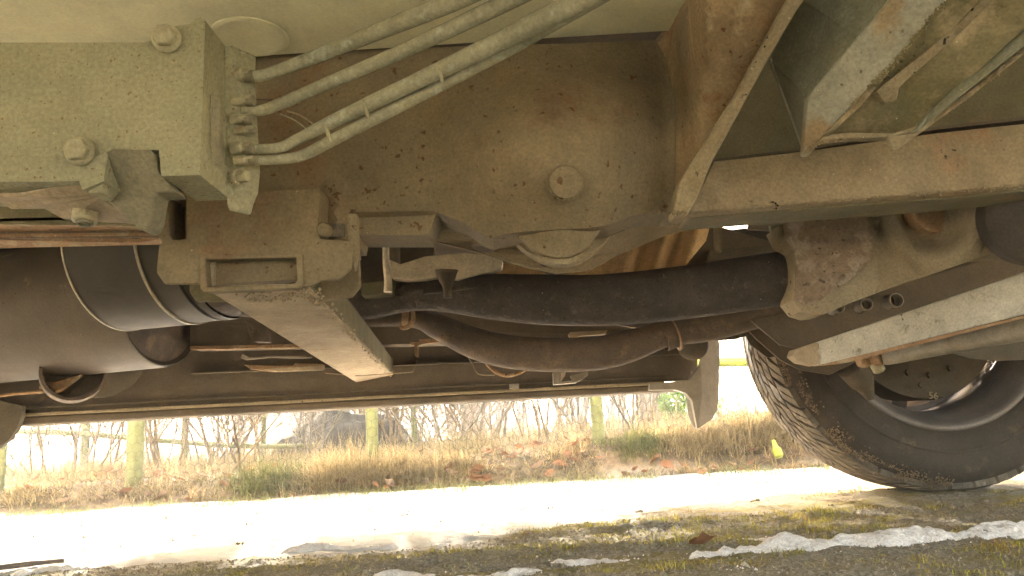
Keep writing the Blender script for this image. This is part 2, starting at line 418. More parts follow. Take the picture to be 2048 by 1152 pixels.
# pale drive past the shadow edge: thin snow, and sunlit whiteness painted in
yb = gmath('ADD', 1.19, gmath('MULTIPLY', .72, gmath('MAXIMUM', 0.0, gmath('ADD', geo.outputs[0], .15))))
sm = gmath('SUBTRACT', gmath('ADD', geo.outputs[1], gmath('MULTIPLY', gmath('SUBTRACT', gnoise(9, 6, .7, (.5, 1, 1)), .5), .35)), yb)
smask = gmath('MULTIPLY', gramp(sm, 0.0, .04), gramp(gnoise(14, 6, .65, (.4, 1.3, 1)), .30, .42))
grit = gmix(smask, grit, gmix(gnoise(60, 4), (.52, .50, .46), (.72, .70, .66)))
# verge soil beyond the pavement, snowy field further out
soil = gmix(gramp(gnoise(30, 6, .7), .4, .6), (.05, .036, .022), (.13, .09, .055))
wob = gmath('ADD', geo.outputs[1], gmath('MULTIPLY', gnoise(3, 4), .3))
grit = gmix(gramp(wob, 2.45, 2.75), grit, soil)
field = gmix(gramp(gnoise(.9, 8, .7), .42, .56), (.10, .10, .055), (.62, .66, .72))
grit = gmix(gramp(geo.outputs[1], 4.2, 5.4), grit, field)
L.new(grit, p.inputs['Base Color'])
bp = N.new('ShaderNodeBump'); bp.inputs['Strength'].default_value = .7; bp.inputs['Distance'].default_value = .004
L.new(gnoise(260, 4, .7), bp.inputs['Height']); L.new(bp.outputs[0], p.inputs['Normal'])
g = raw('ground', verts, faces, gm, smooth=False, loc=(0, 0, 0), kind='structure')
g.data.polygons.foreach_set('use_smooth', [True] * len(g.data.polygons))

# ================================================================== VEHICLE
van = empty('camper_van', (0, .8, 0), label='dusty camper van seen from below with axle, exhaust and rear wheel', cat='van')
P = van
# ---- body shell (stands over everything; far side keeps its wheel arch)
def body_side(Yw, t, name, arch=True, zb=.40):
    pts = [(-3.3, zb), (.42, zb)]
    if arch: pts += [(.87 + .45 * math.cos(R(a)), .36 + .45 * math.sin(R(a))) for a in range(170, 0, -12)] + [(1.34, zb)]
    pts += [(2.3, zb), (2.3, 2.25), (-3.3, 2.25)]
    tr = geometry.tessellate_polygon([[Vector((a, b, 0)) for a, b in pts]])
    n_ = len(pts); V = [(a, Yw, b) for a, b in pts] + [(a, Yw + t, b) for a, b in pts]
    F = [tuple(q) for q in tr] + [tuple(n_ + i for i in reversed(q)) for q in tr] + [(i, (i + 1) % n_, n_ + (i + 1) % n_, n_ + i) for i in range(n_)]
    return build(name, V, F, M['body'], P)
body_side(1.82, .03, 'side_panel')
body_side(-.32, .03, 'side_panel', zb=.42)
box('roof_panel', (-.5, .76, 2.265), (5.6, 2.19, .03), M['body'], P)
box('front_panel', (-3.315, .76, 1.35), (.03, 2.1, 1.7), M['body'], P)
box('rear_panel', (2.315, .76, 1.35), (.03, 2.1, 1.7), M['body'], P)
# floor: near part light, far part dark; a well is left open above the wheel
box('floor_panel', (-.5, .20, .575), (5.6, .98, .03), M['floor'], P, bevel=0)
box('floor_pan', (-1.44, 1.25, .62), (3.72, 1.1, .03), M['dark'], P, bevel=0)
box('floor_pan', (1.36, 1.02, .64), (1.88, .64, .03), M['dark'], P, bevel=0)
box('wheel_well', (1.36, 1.355, .60), (1.84, .02, .42), M['dark'], P, bevel=0) if False else None

# ---- main crossmember with its bowl
def ss(x): x = max(0, min(1, x)); return x * x * (3 - 2 * x)
def ycross(x, y):
    Y = .70
    d = math.hypot((x - 1115) / 285, (y - 285) / 235)
    Y -= .07 * ss(1.15 - d)
    g_ = ss((x - 1325) / 90)
    Y = Y * (1 - g_) + g_ * (.645 - .10 * ss((330 - y) / 380))
    Y -= .012 * ss((x - 640) / 40) * ss((700 - x) / 40) * ss((y - 300) / 60)
    return Y
outline = [(440, 108), (700, 100), (950, 92), (1130, 87), (1310, 80), (1345, 40), (1420, -70), (1640, -70), (1590, 0), (1480, 215), (1405, 360), (1372, 424), (1300, 425),
           (1262, 432), (1225, 447), (1180, 456), (1110, 459), (1040, 464), (1010, 468), (985, 476), (966, 469), (930, 446), (872, 424), (858, 470), (716, 470), (712, 488), (330, 492),
           (316, 470), (308, 396), (330, 384), (440, 384)]
sheet('crossmember', outline, ycross, 16, .05, M['cross'], P)
plate('gusset_face', [(1312, 86), (1345, 40), (1420, -70), (1640, -70), (1590, 4), (1480, 200), (1376, 395), (1340, 330), (1320, 200)], .58,
      .004, M['gusset'], P) if False else None
gout = [(1318, 84), (1348, 40), (1420, -72), (1636, -72), (1588, 2), (1482, 205), (1400, 362), (1368, 415), (1352, 380), (1352, 200), (1335, 120)]
sheet('gusset_plate', gout, lambda x, y: ycross(x, y) - .003 - .006 * ss((x - 1330) / 60), 14, .004, M['gusset'], P)
# flange strip along the gusset
plate('gusset_flange', [(1650, -90, .50), (1672, -90, .50), (1605, 0, .53), (1540, 112, .56), (1425, 322, .615), (1397, 392, .635), (1374, 432, .645), (1346, 428, .645), (1358, 368, .63), (1368, 345, .625),
                        (1480, 172, .58), (1572, 0, .53)], .6, .03, M['edge'], P, bevel=.003)
# plug
pc = W(1130, 365, ycross(1130, 365) - .001); pn = (CP - pc).normalized() * .35 + Vector((0, -.8, -.25)); pn.normalize()
rp = 36 * pc.y / FPX
plug = lathe('drain_plug', pc, pn, [(-.006, rp * 1.1), (.001, rp * 1.1), (.0012, rp * 1.0), (.0075, rp * .98), (.0092, rp * .9), (.0096, rp * .7), (.0092, .0005)], M['cross'], P, seg=40)
V, F = [], []
for i in range(70):
    a = R(random.gauss(265, 28)); rr = rp * random.uniform(.82, 1.02)
    u = pn.cross(Vector((0, 0, 1))).normalized(); v = u.cross(pn); v = v if v.z > 0 else -v
    c = pc + pn * .0075 - u * math.cos(a) * rr + v * math.sin(a) * rr; s = random.uniform(.0004, .0013)
    b0 = len(V)
    for q in ((1, 0, 0), (-1, 0, 0), (0, 1, 0), (0, -1, 0), (0, 0, 1), (0, 0, -1)): V.append(c + Vector(q) * s * random.uniform(.7, 1.3))
    F += [(b0 + a_, b0 + b_, b0 + c_) for a_, b_, c_ in ((0, 2, 4), (2, 1, 4), (1, 3, 4), (3, 0, 4), (2, 0, 5), (1, 2, 5), (3, 1, 5), (0, 3, 5))]
build('crust', V, F, M['moss_metal'], plug, kind='stuff')
# bowl rim under the crossmember
def ybowl(x, y): return .70 + .05 * ((x - 1120) / 120) ** 2 * .4 + .04 * ss((525 - y) / 90)
sheet('bowl_rim', [(1000, 440), (1018, 466), (1032, 484), (1054, 503), (1080, 518), (1108, 527), (1135, 528), (1160, 521), (1184, 508), (1206, 488), (1222, 468), (1232, 440)], ybowl, 12, .02, M['edge'], P)
sheet('bowl', [(1026, 440), (1040, 476), (1060, 495), (1085, 508), (1112, 515), (1138, 514), (1162, 503), (1180, 488), (1200, 462), (1210, 440)], lambda x, y: .695 - .02 * ss(1 - math.hypot((x - 1120) / 95, (y - 450) / 70)), 10, .01, M['cross'], P)
# lower angled flange with its two holes
plate('lower_flange', [(858, 430, .74), (882, 424, .74), (968, 462, .74), (1040, 468, .75), (1100, 500, .78), (1200, 480, .80), (1300, 440, .80), (1420, 430, .80), (1420, 447, .86), (1330, 470, .86), (1240, 507, .86), (1180, 540, .86), (1112, 546, .84), (1062, 536, .82), (1000, 518, .80), (940, 500, .78), (866, 482, .76), (862, 462, .75)],
      .8, .006, M['beam'], P, holes=[[(q[0] + (q[1] - 497) * 1.2, q[1], .79) for q in circ(966, 497, 21, 8, 14)], [(q[0], q[1], .83) for q in circ(1093, 529, 14, 4.5, 12)]])
plate('lower_web', [(860, 440), (880, 470), (1000, 500), (1180, 500), (1300, 455), (1420, 436), (1430, 380), (860, 380)], .86, .01, M['darkp'], P)
# ledge left of the bowl
plate('ledge', [(700, 424, .685), (872, 422, .69), (868, 446, .72), (858, 470, .75), (716, 470, .75)], .7, .006, M['beam'], P)
plate('ledge_web', [(715, 440), (868, 440), (862, 474), (716, 474)], .80, .03, M['darkp'], P)

# ---- right-hand beam, dark panels above and below
plate('axle_beam', [(1378, 418), (1428, 322), (1620, 300), (1850, 268), (2150, 235), (2150, 362), (1900, 385), (1700, 400), (1380, 427)], .72, .06, M['beam'], P, bevel=.006)
plate('beam_lip', [(1378, 428), (1700, 402), (1900, 387), (2150, 364), (2150, 374), (1900, 397), (1700, 412), (1380, 436)], .735, .05, M['olive'], P, bevel=.002)
plate('inner_panel', [(1400, -120), (2200, -120), (2200, 380), (1400, 430)], .80, .006, M['olive'], P)
plate('seam_strip', [(1424, 319), (1608, 296), (1850, 256), (2150, 222), (2150, 228), (1850, 262), (1608, 301), (1424, 324)], .745, .02, M['dark'], P, bevel=0)
plate('lower_panel', [(1380, 432, .80), (2150, 370, .80), (2150, 470, .98), (1920, 470, .98), (1560, 450, .98), (1400, 445, .98)], .8, .006, M['olive'], P)

# ---- galvanised channel, upper right
ch = empty('channel_bracket', (0, 0, 0)); ch.parent = P; ch.location = (0, 0, 0)
def chp(name, pts, ext, mat, **k): return plate(name, pts, .5, ext, mat, ch, **k)
chp('side_face', [(1541, 122, .66), (1601, -10, .60), (1660, -130, .56), (1900, -130, .50), (1780, -5, .52), (1712, 78, .55), (1617, 191, .60), (1608, 303, .655)], (0, .004, 0), M['galvd'])
chp('edge_strip', [(1538, 120, .66), (1547, 117, .66), (1617, 288, .655), (1612, 306, .655), (1606, 304, .655)], (0, -.003, 0), M['galv'], bevel=0)
chp('upper_flange', [(1617, 189, .598), (1712, 76, .548), (1782, -5, .518), (1900, -140, .48), (2020, -140, .46), (1893, 0, .50), (1771, 143, .55), (1719, 195, .575), (1650, 270, .61), (1620, 309, .63), (1608, 303, .63)], (.0, .012, .0), M['galv'], bevel=.002)
chp('web', [(1650, 266, .625), (1771, 143, .57), (1893, 0, .52), (2020, -140, .48), (2250, -140, .46), (2250, -100, .46), (2048, 58, .52), (1950, 150, .56), (1840, 248, .61), (1790, 268, .625)], (0, .006, 0), M['moss_metal'])
chp('weld_bead', [(1652, 264, .60), (1700, 216, .585), (1722, 190, .572), (1770, 140, .548), (1776, 146, .548), (1730, 205, .575), (1700, 232, .588), (1668, 262, .60)], (0, .012, 0), M['edge'], bevel=.002)
chp('inner_ledge', [(1752, 182, .566), (1900, 62, .535), (1990, -30, .5), (2008, -20, .5), (1915, 72, .535), (1800, 172, .566), (1796, 200, .58), (1770, 205, .58)], (0, .006, 0), M['edge'], bevel=.0015)
chp('lower_flange', [(1778, 272, .60), (1840, 262, .59), (1905, 205, .57), (2048, 92, .53), (2250, -60, .47), (2250, -95, .47), (2048, 62, .53), (1950, 138, .56), (1852, 232, .59), (1830, 262, .59)], (0, .015, 0), M['galvd'], bevel=.0015)
chp('flange_edge', [(1787, 300, .605), (1796, 298, .605), (1860, 252, .59), (1945, 190, .57), (2048, 108, .54), (2250, -40, .48), (2250, -56, .48), (2048, 92, .54), (1930, 188, .57), (1850, 246, .59), (1776, 270, .60)], (0, .006, 0), M['edge'], bevel=.002)
chp('end_tab', [(1650, 268, .612), (1700, 264, .612), (1790, 266, .612), (1788, 274, .612), (1700, 276, .612), (1640, 282, .612)], (0, .01, 0), M['edge'])

def crust(name, pts, n_, spread, size, mat, parent):
    V, F = [], []; Wp = [W(*p) for p in pts]
    for i in range(n_):
        k_ = random.randrange(len(Wp) - 1); t_ = random.random(); c = Wp[k_].lerp(Wp[k_ + 1], t_)
        if mnoise.noise(c * 60) < -.12: continue
        c = c + Vector((random.gauss(0, spread), random.gauss(0, spread * .4), random.gauss(0, spread))); s_ = random.uniform(.35, 1) * size; b0 = len(V)
        for q in ((1, 0, 0), (-1, 0, 0), (0, 1, 0), (0, -1, 0), (0, 0, 1), (0, 0, -1)): V.append(c + Vector(q) * s_ * random.uniform(.6, 1.5))
        F.extend([(b0 + a_, b0 + b_, b0 + c_) for a_, b_, c_ in ((0, 2, 4), (2, 1, 4), (1, 3, 4), (3, 0, 4), (2, 0, 5), (1, 2, 5), (3, 1, 5), (0, 3, 5))])
    return build(name, V, F, mat, parent, kind='stuff')
crust('dirt_crust', [(1650, 266, .60), (1720, 196, .572), (1774, 142, .548), (1893, 2, .498)], 500, .0012, .0013, M['moss_metal'], ch)
crust('dirt_crust', [(1610, 304, .628), (1640, 284, .612), (1790, 272, .605), (1860, 244, .588), (1945, 186, .568), (2048, 100, .535)], 600, .0010, .0012, M['edge'], ch)
crust('dirt_crust', [(1360, 370, .622), (1480, 174, .575), (1572, 2, .526)], 350, .0008, .0008, M['edge'], P)
crust('dirt_crust', [(1372, 424, .64), (1350, 426, .642), (1300, 425, .69), (1225, 447, .70), (1180, 456, .70), (1040, 464, .70), (985, 474, .70)], 350, .0010, .001, M['cross'], P)
crust('dirt_crust', [(1380, 425, .715), (1700, 399, .715), (1900, 384, .715), (2048, 372, .715)], 500, .0012, .0012, M['beam'], P)

# ---- junction block, upper left
blk = empty('valve_block', (0, 0, 0)); blk.parent = P
plate('casting', [(-140, 85), (288, 85), (300, 82), (318, 58), (352, 52), (378, 48), (390, 38), (402, 34), (410, 40), (409, 90), (405, 200), (399, 350), (322, 352), (318, 300), (225, 297), (213, 306), (208, 362), (165, 380), (158, 362), (-140, 366)],
      .50, .058, M['block'], blk, bevel=.0025)
def plane3(a, b, c):
    """distance of a flat face through three sight points"""
    m = np.linalg.solve(np.array([[p[0], p[1], 1] for p in (a, b, c)], float), np.array([1 / p[2] for p in (a, b, c)]))
    return lambda x, y: 1 / (m[0] * x + m[1] * y + m[2])
lp = plane3((213, 304, .4975), (324, 352, .507), (285, 458, .548))
plate('lug', [(x, y, lp(x, y)) for x, y in ((213, 308), (217, 301), (226, 297), (300, 298), (314, 338), (324, 352), (352, 383), (314, 385), (310, 404), (306, 436), (299, 453), (288, 459), (276, 457), (200, 383), (206, 370))], .5, .02, M['lug'], blk, bevel=.003)
lp2 = plane3((158, 360, .502), (200, 384, .505), (214, 304, .4965))
plate('lug_cheek', [(x, y, lp2(x, y)) for x, y in ((158, 360), (160, 340), (175, 318), (213, 301), (209, 345), (206, 370), (198, 385), (178, 386), (166, 380))], .5, .02, M['block'], blk, bevel=.002)
sidep = plate('cover_plate', [(447, 92, .535), (466, 90, .54), (470, 98, .54), (468, 150, .54), (478, 330, .55), (474, 378, .555), (462, 408, .558), (458, 424, .558), (452, 410, .552), (447, 300, .545)], .54, (.012, .016, 0), M['block'], blk, bevel=.002)
plate('seal_rib', [(418, 190, .512), (424, 188, .512), (434, 300, .526), (427, 330, .526), (420, 290, .514)], .51, (.004, .006, 0), M['lug'], blk, bevel=.001)
bolt(W(333, 77, .495), (.15, -1, -.12), 25 * .495 / FPX, M['fit'], blk)
bolt(W(160, 303, .495), (.1, -1, -.1), 25 * .495 / FPX, M['fit'], blk)
for (x, y, r_) in ((482, 118, 12), (488, 355, 13)):
    bolt(W(x - 14, y, .55), (1, -.35, -.05), r_ * .55 / FPX, M['fit'], blk, length=.010)
# foot plate with holes and nut
plate('foot_plate', [(-140, 366, .505), (158, 363, .505), (205, 392, .52), (285, 449, .57), (256, 447, .58), (205, 445, .58), (130, 440, .57), (88, 418, .555), (22, 418, .55), (0, 405, .545), (-140, 395, .54)], .5, (0, 0, .005), M['tube'], blk,
      holes=[circ(18, 388, 18, 6, 12, Y=.524)], bevel=.001)
nc = W(172, 428, .555)
bolt(nc + Vector((0, 0, .006)), (0, -.12, -1), .0105, M['fit'], blk, name='nut', length=.013)
lathe('stud', nc, (0, -.12, -1), [(.0, .006), (.009, .006), (.009, .0044), (.004, .004), (.004, .0003)], M['lug'], blk, seg=20)
# fittings and hoses
ends = [((466, 155), (506, 154)), ((468, 206), (520, 222)), ((460, 240), (490, 245)), ((462, 300), (520, 300)), ((480, 320), (520, 322))]
for (a, b), r_ in (((470, 153), 15), ((472, 203), 14), ((468, 240), 13), ((476, 262), 9), ((470, 298), 14), ((476, 322), 11)):
    f_ = lathe('fitting', W(a - 6, b, .545), (1, -.15, 0), [(0, .0005), (0, r_ * .56 / FPX), (.009, r_ * .56 / FPX), (.0095, r_ * .40 / FPX), (.016, r_ * .40 / FPX), (.016, .0005)], M['fit'], blk, seg=6, bevel=.0006)
    lathe('collar', W(a + 24, b, .544), (1, -.15, 0), [(0, .0005), (0, r_ * .46 / FPX), (.005, r_ * .46 / FPX), (.005, .0005)], M['lug'], f_, seg=16)
hs = empty('hose_bundle', (0, 0, 0)); hs.parent = P
def hose(pts): return ptube('hose', pts, M['hose'], hs, seg=18, sub=8)
hose([(488, 153, .545, 11), (520, 152, .548, 12.5), (560, 140, .55, 13), (640, 110, .55, 15), (760, 62, .52, 18), (900, 5, .48, 22), (1060, -70, .43, 26)])
hose([(484, 222, .548, 10), (520, 221, .55, 11.5), (555, 210, .565, 12.5), (660, 165, .55, 14), (800, 105, .52, 16), (960, 30, .48, 19), (1120, -50, .43, 23)])
hose([(488, 298, .548, 10), (555, 296, .555, 11), (595, 279, .57, 12), (680, 236, .555, 15), (860, 150, .52, 18), (1040, 62, .48, 22), (1200, -20, .43, 27), (1330, -90, .39, 32)])
hose([(488, 322, .55, 10), (570, 318, .56, 11), (612, 308, .575, 12), (670, 278, .565, 13), (850, 186, .535, 14), (1020, 95, .50, 17), (1130, 30, .47, 20), (1280, -60, .43, 26)])
ptube('wire', [(575, 222, .59, 2), (600, 230, .59, 2.2), (628, 249, .59, 2.2), (650, 262, .59, 2)], M['tube'], hs, seg=6)
ptube('wire', [(560, 228, .59, 1.6), (590, 240, .59, 1.8), (618, 262, .59, 1.6)], M['hose'], hs, seg=6)
for (x, y, yy, r_) in ((880, 146, .50, 8), (655, 262, .545, 7), (730, 212, .535, 7)):
    ptube('hose_tie', [(x - 5, y - 10, yy, 4), (x, y + 2, yy - .004, 4.5), (x + 6, y + 22, yy, 4)], M['fit'], hs, seg=8)
ptube('hook_wire', [(466, 187, .56, 1.6), (484, 188, .56, 1.6), (497, 200, .565, 1.6), (508, 199, .565, 1.6), (545, 200, .57, 1.6)], M['dark'], hs, seg=6)
# raised ring pressed in the floor above the block
rc = WZ(500, 75, .5595)
lathe('pressed_ring', rc, (0, 0, -1), [(-.002, .036), (.0004, .036), (.0012, .034), (.0012, .030), (.0004, .027), (.0003, .001)], M['floor'], P, seg=48)

# ---- bracket and rectangular tube
br = empty('tube_bracket', (0, 0, 0)); br.parent = P
plate('front_plate', [(317, 490), (312, 545), (328, 568), (396, 567), (404, 573), (412, 580), (620, 572), (642, 561), (680, 558), (702, 536), (706, 490)], .655, .006, M['cross'], br,
      holes=[[(407, 516), (594, 513), (596, 560), (590, 567), (574, 570), (412, 574)]], bevel=.002)
plate('collar', [(398, 508, .6515), (604, 506, .6515), (606, 566, .6515), (596, 576, .6515), (406, 584, .6515), (400, 576, .6515)], .65, .012, M['cross'], br,
      holes=[[(410, 518, .6515), (592, 515, .6515), (594, 560, .6515), (588, 566, .6515), (572, 569, .6515), (414, 573, .6515)]], bevel=.0018)
plate('rear_plate', [(600, 430), (702, 424), (716, 490), (721, 572), (703, 594), (652, 600), (630, 612), (600, 590)], .72, .006, M['cross'], br)
plate('rear_tab', [(378, 560), (420, 560), (452, 603), (391, 603), (378, 584)], .72, .006, M['olive'], br)
plate('upper_box', [(330, 388, .66), (462, 384, .66), (640, 376, .66), (636, 440, .66), (640, 478, .66), (700, 482, .66), (702, 492, .66), (322, 492, .66)], .66, .035, M['cross'], br, bevel=.004,
      holes=[[(336, 392, .66), (372, 390, .66), (372, 478, .66), (345, 480, .66), (338, 470, .66)]])
plate('recess_floor', [(330, 385), (380, 385), (380, 485), (330, 485)], .70, .003, M['dark'], br)
plate('bolt_pocket', [(638, 446), (690, 446), (690, 474), (638, 474)], .664, .003, M['darkp'], br)
lathe('bolt_end', W(652, 463, .665), (0, -1, 0), [(0, .0065), (.008, .0065), (.010, .005), (.010, .0003)], M['cross'], br, seg=20)
plate('vertical_rib', [(690, 425, .664), (714, 424, .664), (716, 500, .66), (708, 545, .66), (700, 520, .66), (694, 470, .66)], .66, .012, M['cross'], br, bevel=.004)
plate('inner_plug', [(400, 512, .672), (602, 510, .672), (602, 572, .672), (400, 580, .672)], .672, .004, M['cross'], br)
plate('torn_lip', [(416, 574, .664), (450, 567, .664), (540, 562, .664), (594, 558, .664), (596, 564, .664), (560, 568, .664), (500, 569, .664), (440, 574, .664)], .664, .003, M['dark'], br, bevel=.0005)
# rectangular tube running to the sill (hollow: four walls)
a0 = W(407, 578, .655); a1 = W(603, 573, .655); zb = (a0.z + a1.z) / 2; 
e0 = WZ(713, 764, zb); 
Yend = 1.69
EL = W(712, 765, Yend); ER = W(790, 752, Yend)
tw = .048
def quadbox(name, A, B, C_, D, t, mat, parent, bevel=.002, **k):   # A,B front bottom left/right; C,D back bottom left/right; height t
    V = [A, B, D, C_] + [v + Vector((0, 0, t)) for v in (A, B, D, C_)]
    F = [(0, 1, 2, 3), (4, 7, 6, 5), (0, 4, 5, 1), (1, 5, 6, 2), (2, 6, 7, 3), (3, 7, 4, 0)]
    return build(name, V, F, mat, parent, bevel=bevel, **k)
A = Vector((a0.x, .664, a0.z)); B = Vector((a1.x + .004, .664, a1.z))
C_ = Vector((EL.x, Yend, EL.z)); D = Vector((ER.x, Yend - .04, ER.z))
rt = empty('support_tube', (0, 0, 0)); rt.parent = P
tt = .005
quadbox('bottom_wall', A, B, C_, D, tt, M['tube'], rt, bevel=.0015)
up = Vector((0, 0, .036))
quadbox('top_wall', A + up, B + up, C_ + up, D + up, tt, M['dark'], rt)
sx = Vector((tt, 0, 0)); dz = Vector((0, 0, .0015))
quadbox('side_wall', A - sx * .2 + dz, A + sx + dz, C_ - sx * .2 + dz, C_ + sx + dz, .036, M['tube'], rt)
quadbox('side_wall', B - sx + dz, B + sx * .25 + dz, D - sx + dz, D + sx * .25 + dz, .036, M['olive'], rt, bevel=.004)
quadbox('end_cap', C_ - Vector((0, .003, 0)), D + Vector((.002, 0, 0)), C_ + Vector((0, .006, 0)), D + Vector((.002, .01, 0)), .038, M['rail'], rt)
# dirt crust on its lower right arris
V, F = [], []
for i in range(420):
    t_ = random.random() ** 1.3; c = B.lerp(D, t_) + Vector((random.gauss(-.002, .0035), 0, random.gauss(.0, .003) + .0)); s = random.uniform(.0006, .0022)
    if i % 4 == 0: c = A.lerp(B, random.uniform(.2, 1)) + Vector((0, random.uniform(.003, .06), -.0005))
    b0 = len(V)
    for q in ((1, 0, 0), (-1, 0, 0), (0, 1, 0), (0, -1, 0), (0, 0, 1), (0, 0, -1)): V.append(c + Vector(q) * s * random.uniform(.6, 1.3))
    F += [(b0 + a_, b0 + b_, b0 + c_) for a_, b_, c_ in ((0, 2, 4), (2, 1, 4), (1, 3, 4), (3, 0, 4), (2, 0, 5), (1, 2, 5), (3, 1, 5), (0, 3, 5))]
build('dirt_crust', V, F, M['tube'], rt, kind='stuff')

# ---- rusty rail on the left
ral = empty('chassis_rail', (0, 0, 0)); ral.parent = P
plate('upper_web', [(-140, 400), (300, 400), (330, 440), (330, 452), (-140, 446)], .80, .004, M['olive'], ral)
plate('rail_step', [(-140, 446, .80), (332, 437, .80), (334, 462, .84), (-140, 466, .84)], .8, (0, 0, .004), M['rail'], ral, holes=[circ(230, 447, 18, 4.5, 12, Y=.815)], bevel=.0008)
plate('rail_web', [(-140, 464), (336, 460), (336, 474), (-140, 478)], .838, .004, M['exh2'], ral, bevel=.0008)
plate('rail_flange', [(-140, 477, .838), (336, 472, .838), (336, 489, .868), (-140, 500, .868)], .84, (0, 0, .005), M['rail'], ral, holes=[circ(272, 481, 19, 5, 12, Y=.851)], bevel=.0008)
plate('rail_back', [(-140, 350), (336, 350), (336, 486), (-140, 498)], .88, .004, M['olive'], ral)

# ---- canister and tank on the left
can = empty('canister', (0, 0, 0)); can.parent = P
cdir = Vector((math.cos(R(-11)), math.sin(R(-11)), .0)).normalized()
cb = W(250, 500, 1.16); rc_ = .131
lathe('shell', cb, cdir, [(0, rc_ - .006), (0, rc_), (.118, rc_)], M['tankc'], can, seg=72)
lathe('shell_edge', cb, cdir, [(-.0015, rc_ - .003), (-.0015, rc_ + .0012), (.0015, rc_ + .0012), (.0015, rc_ - .003)], M['rimedge'], can, seg=72)
lathe('shell_edge', cb + cdir * .118, cdir, [(-.0015, rc_ - .006), (-.0015, rc_ + .001), (.002, rc_ + .0005), (.002, rc_ - .006)], M['rimedge'], can, seg=72)
lathe('neck', cb + cdir * .12, cdir, [(0, rc_ - .002), (.045, rc_ - .002), (.047, rc_ - .006), (.052, rc_ - .006), (.054, rc_ - .001), (.066, rc_ - .003)], M['tankc'], can, seg=72)
lathe('end_dome', cb + cdir * .186, cdir, [(0, rc_ - .006), (.01, rc_ - .010), (.018, rc_ - .02), (.024, rc_ - .035), (.028, rc_ - .06), (.03, .03), (.03, .001)], M['tanke'], can, seg=72)
lathe('inner_wall', cb, cdir, [(.001, rc_ - .006), (.001, .001)], M['dark'], can, seg=48)
lathe('orange_spot', W(231, 511, 1.03), (0, -1, -.2), [(0, .0065), (.002, .006), (.0025, .0003)], M['orange'], can, seg=14)
ptube('outlet_pipe', [(440, 600, 1.14, 32), (500, 605, 1.16, 30), (600, 610, 1.2, 30), (690, 612, 1.22, 29), (760, 608, 1.2, 29)], M['exh'], can, seg=24)

tk = empty('storage_tank', (0, 0, 0)); tk.parent = P
tdir = Vector((math.cos(R(-9)), math.sin(R(-9)), .012)).normalized(); te = W(327, 598, 1.42); rt_ = .134
tb = te - tdir * 1.5
lathe('shell', tb, tdir, [(0, .001), (0, rt_), (1.488, rt_), (1.50, rt_ - .002)], M['tank'], tk, seg=80)
lathe('end_face', te, tdir, [(-.002, rt_ - .0015), (.0005, rt_ - .004), (-.006, rt_ - .012), (-.004, rt_ - .05), (.004, .02), (.004, .001)], M['tanke'], tk, seg=72)
lathe('weld_seam', tb + tdir * 1.12, tdir, [(-.004, rt_), (-.001, rt_ + .002), (.002, rt_ + .002), (.004, rt_)], M['tank'], tk, seg=72) if False else None
# crusty horizontal seam on the front of the tank
V, F = [], []
for i in range(500):
    t_ = random.uniform(.55, 1.28); th = random.gauss(0, .05) + (random.expovariate(7) if random.random() < .5 else 0)
    c = tb + tdir * t_ + Vector((0, -math.cos(th), -math.sin(th))) * rt_ + Vector((0, 0, .0)); s = random.uniform(.0006, .002)
    b0 = len(V)
    for q in ((1, 0, 0), (-1, 0, 0), (0, 1, 0), (0, -1, 0), (0, 0, 1), (0, 0, -1)): V.append(c + Vector(q) * s * random.uniform(.6, 1.8))
    F += [(b0 + a_, b0 + b_, b0 + c_) for a_, b_, c_ in ((0, 2, 4), (2, 1, 4), (1, 3, 4), (3, 0, 4), (2, 0, 5), (1, 2, 5), (3, 1, 5), (0, 3, 5))]
build('crusty_seam', V, F, M['tank'], tk, kind='stuff')
# strap and ring under the tank
sg = empty('tank_strap', (0, 0, 0)); sg.parent = P
plate('strap', [(78, 778, 1.42), (118, 750, 1.46), (175, 746, 1.47), (162, 756, 1.44), (125, 783, 1.42), (112, 788, 1.41)], 1.42, (0, .0, .006), M['rail'], sg, holes=[circ(133, 755, 10, 5, 12, Y=1.455)], bevel=.001)
V, F = lathe_arrays(W(146, 748, 1.46), (.55, -.83, .05), [(0, .052), (0, .058), (.045, .058), (.045, .052), (0, .052)], 40)
build('ring', V, F, M['exh2'], sg, smooth=False)
V, F = lathe_arrays(W(146, 748, 1.46), (.55, -.83, .05), [(.004, .052), (.004, .001)], 40)
build('ring_face', V, F, M['dark'], sg)
ptube('cable', [(-60, 800, 1.45, 3), (20, 789, 1.44, 3), (90, 783, 1.43, 3)], M['rail'], sg, seg=8)
lathe('dust_shield', W(205, 715, 1.6), (.35, -1, .08), [(0, .088), (.004, .088), (.006, .084), (.008, .001)], M['darkp'], sg, seg=48)
# edge of the front splash guard, left border of the view
sheet('front_splash_guard', [(-160, 760), (20, 806), (44, 812), (43, 832), (34, 856), (18, 880), (-6, 898), (-160, 900)], lambda x, y: 1.55 + .02 * ss(x / 60), 14, .012, M['darkp'], P)

# ---- exhaust
ex = empty('exhaust', (0, 0, 0)); ex.parent = P
ptube('front_pipe', [(690, 612, 1.14, 26), (760, 603, 1.14, 30), (830, 590, 1.13, 32), (900, 588, 1.12, 38), (980, 593, 1.10, 46), (1080, 599, 1.08, 51), (1200, 600, 1.06, 52), (1350, 587, 1.05, 54), (1480, 569, 1.04, 55), (1605, 550, 1.03, 56)], M['exh'], ex, seg=40, sub=10, bump=.006)
ptube('rear_pipe', [(600, 628, 1.34, 20), (740, 634, 1.34, 19), (830, 636, 1.34, 20), (880, 655, 1.34, 26), (960, 690, 1.33, 32), (1050, 707, 1.32, 34), (1180, 708, 1.31, 34), (1260, 692, 1.31, 32), (1330, 668, 1.31, 27), (1420, 652, 1.31, 30), (1520, 625, 1.31, 30), (1680, 580, 1.31, 30)], M['exh2'], ex, seg=32, sub=10, bump=.006)
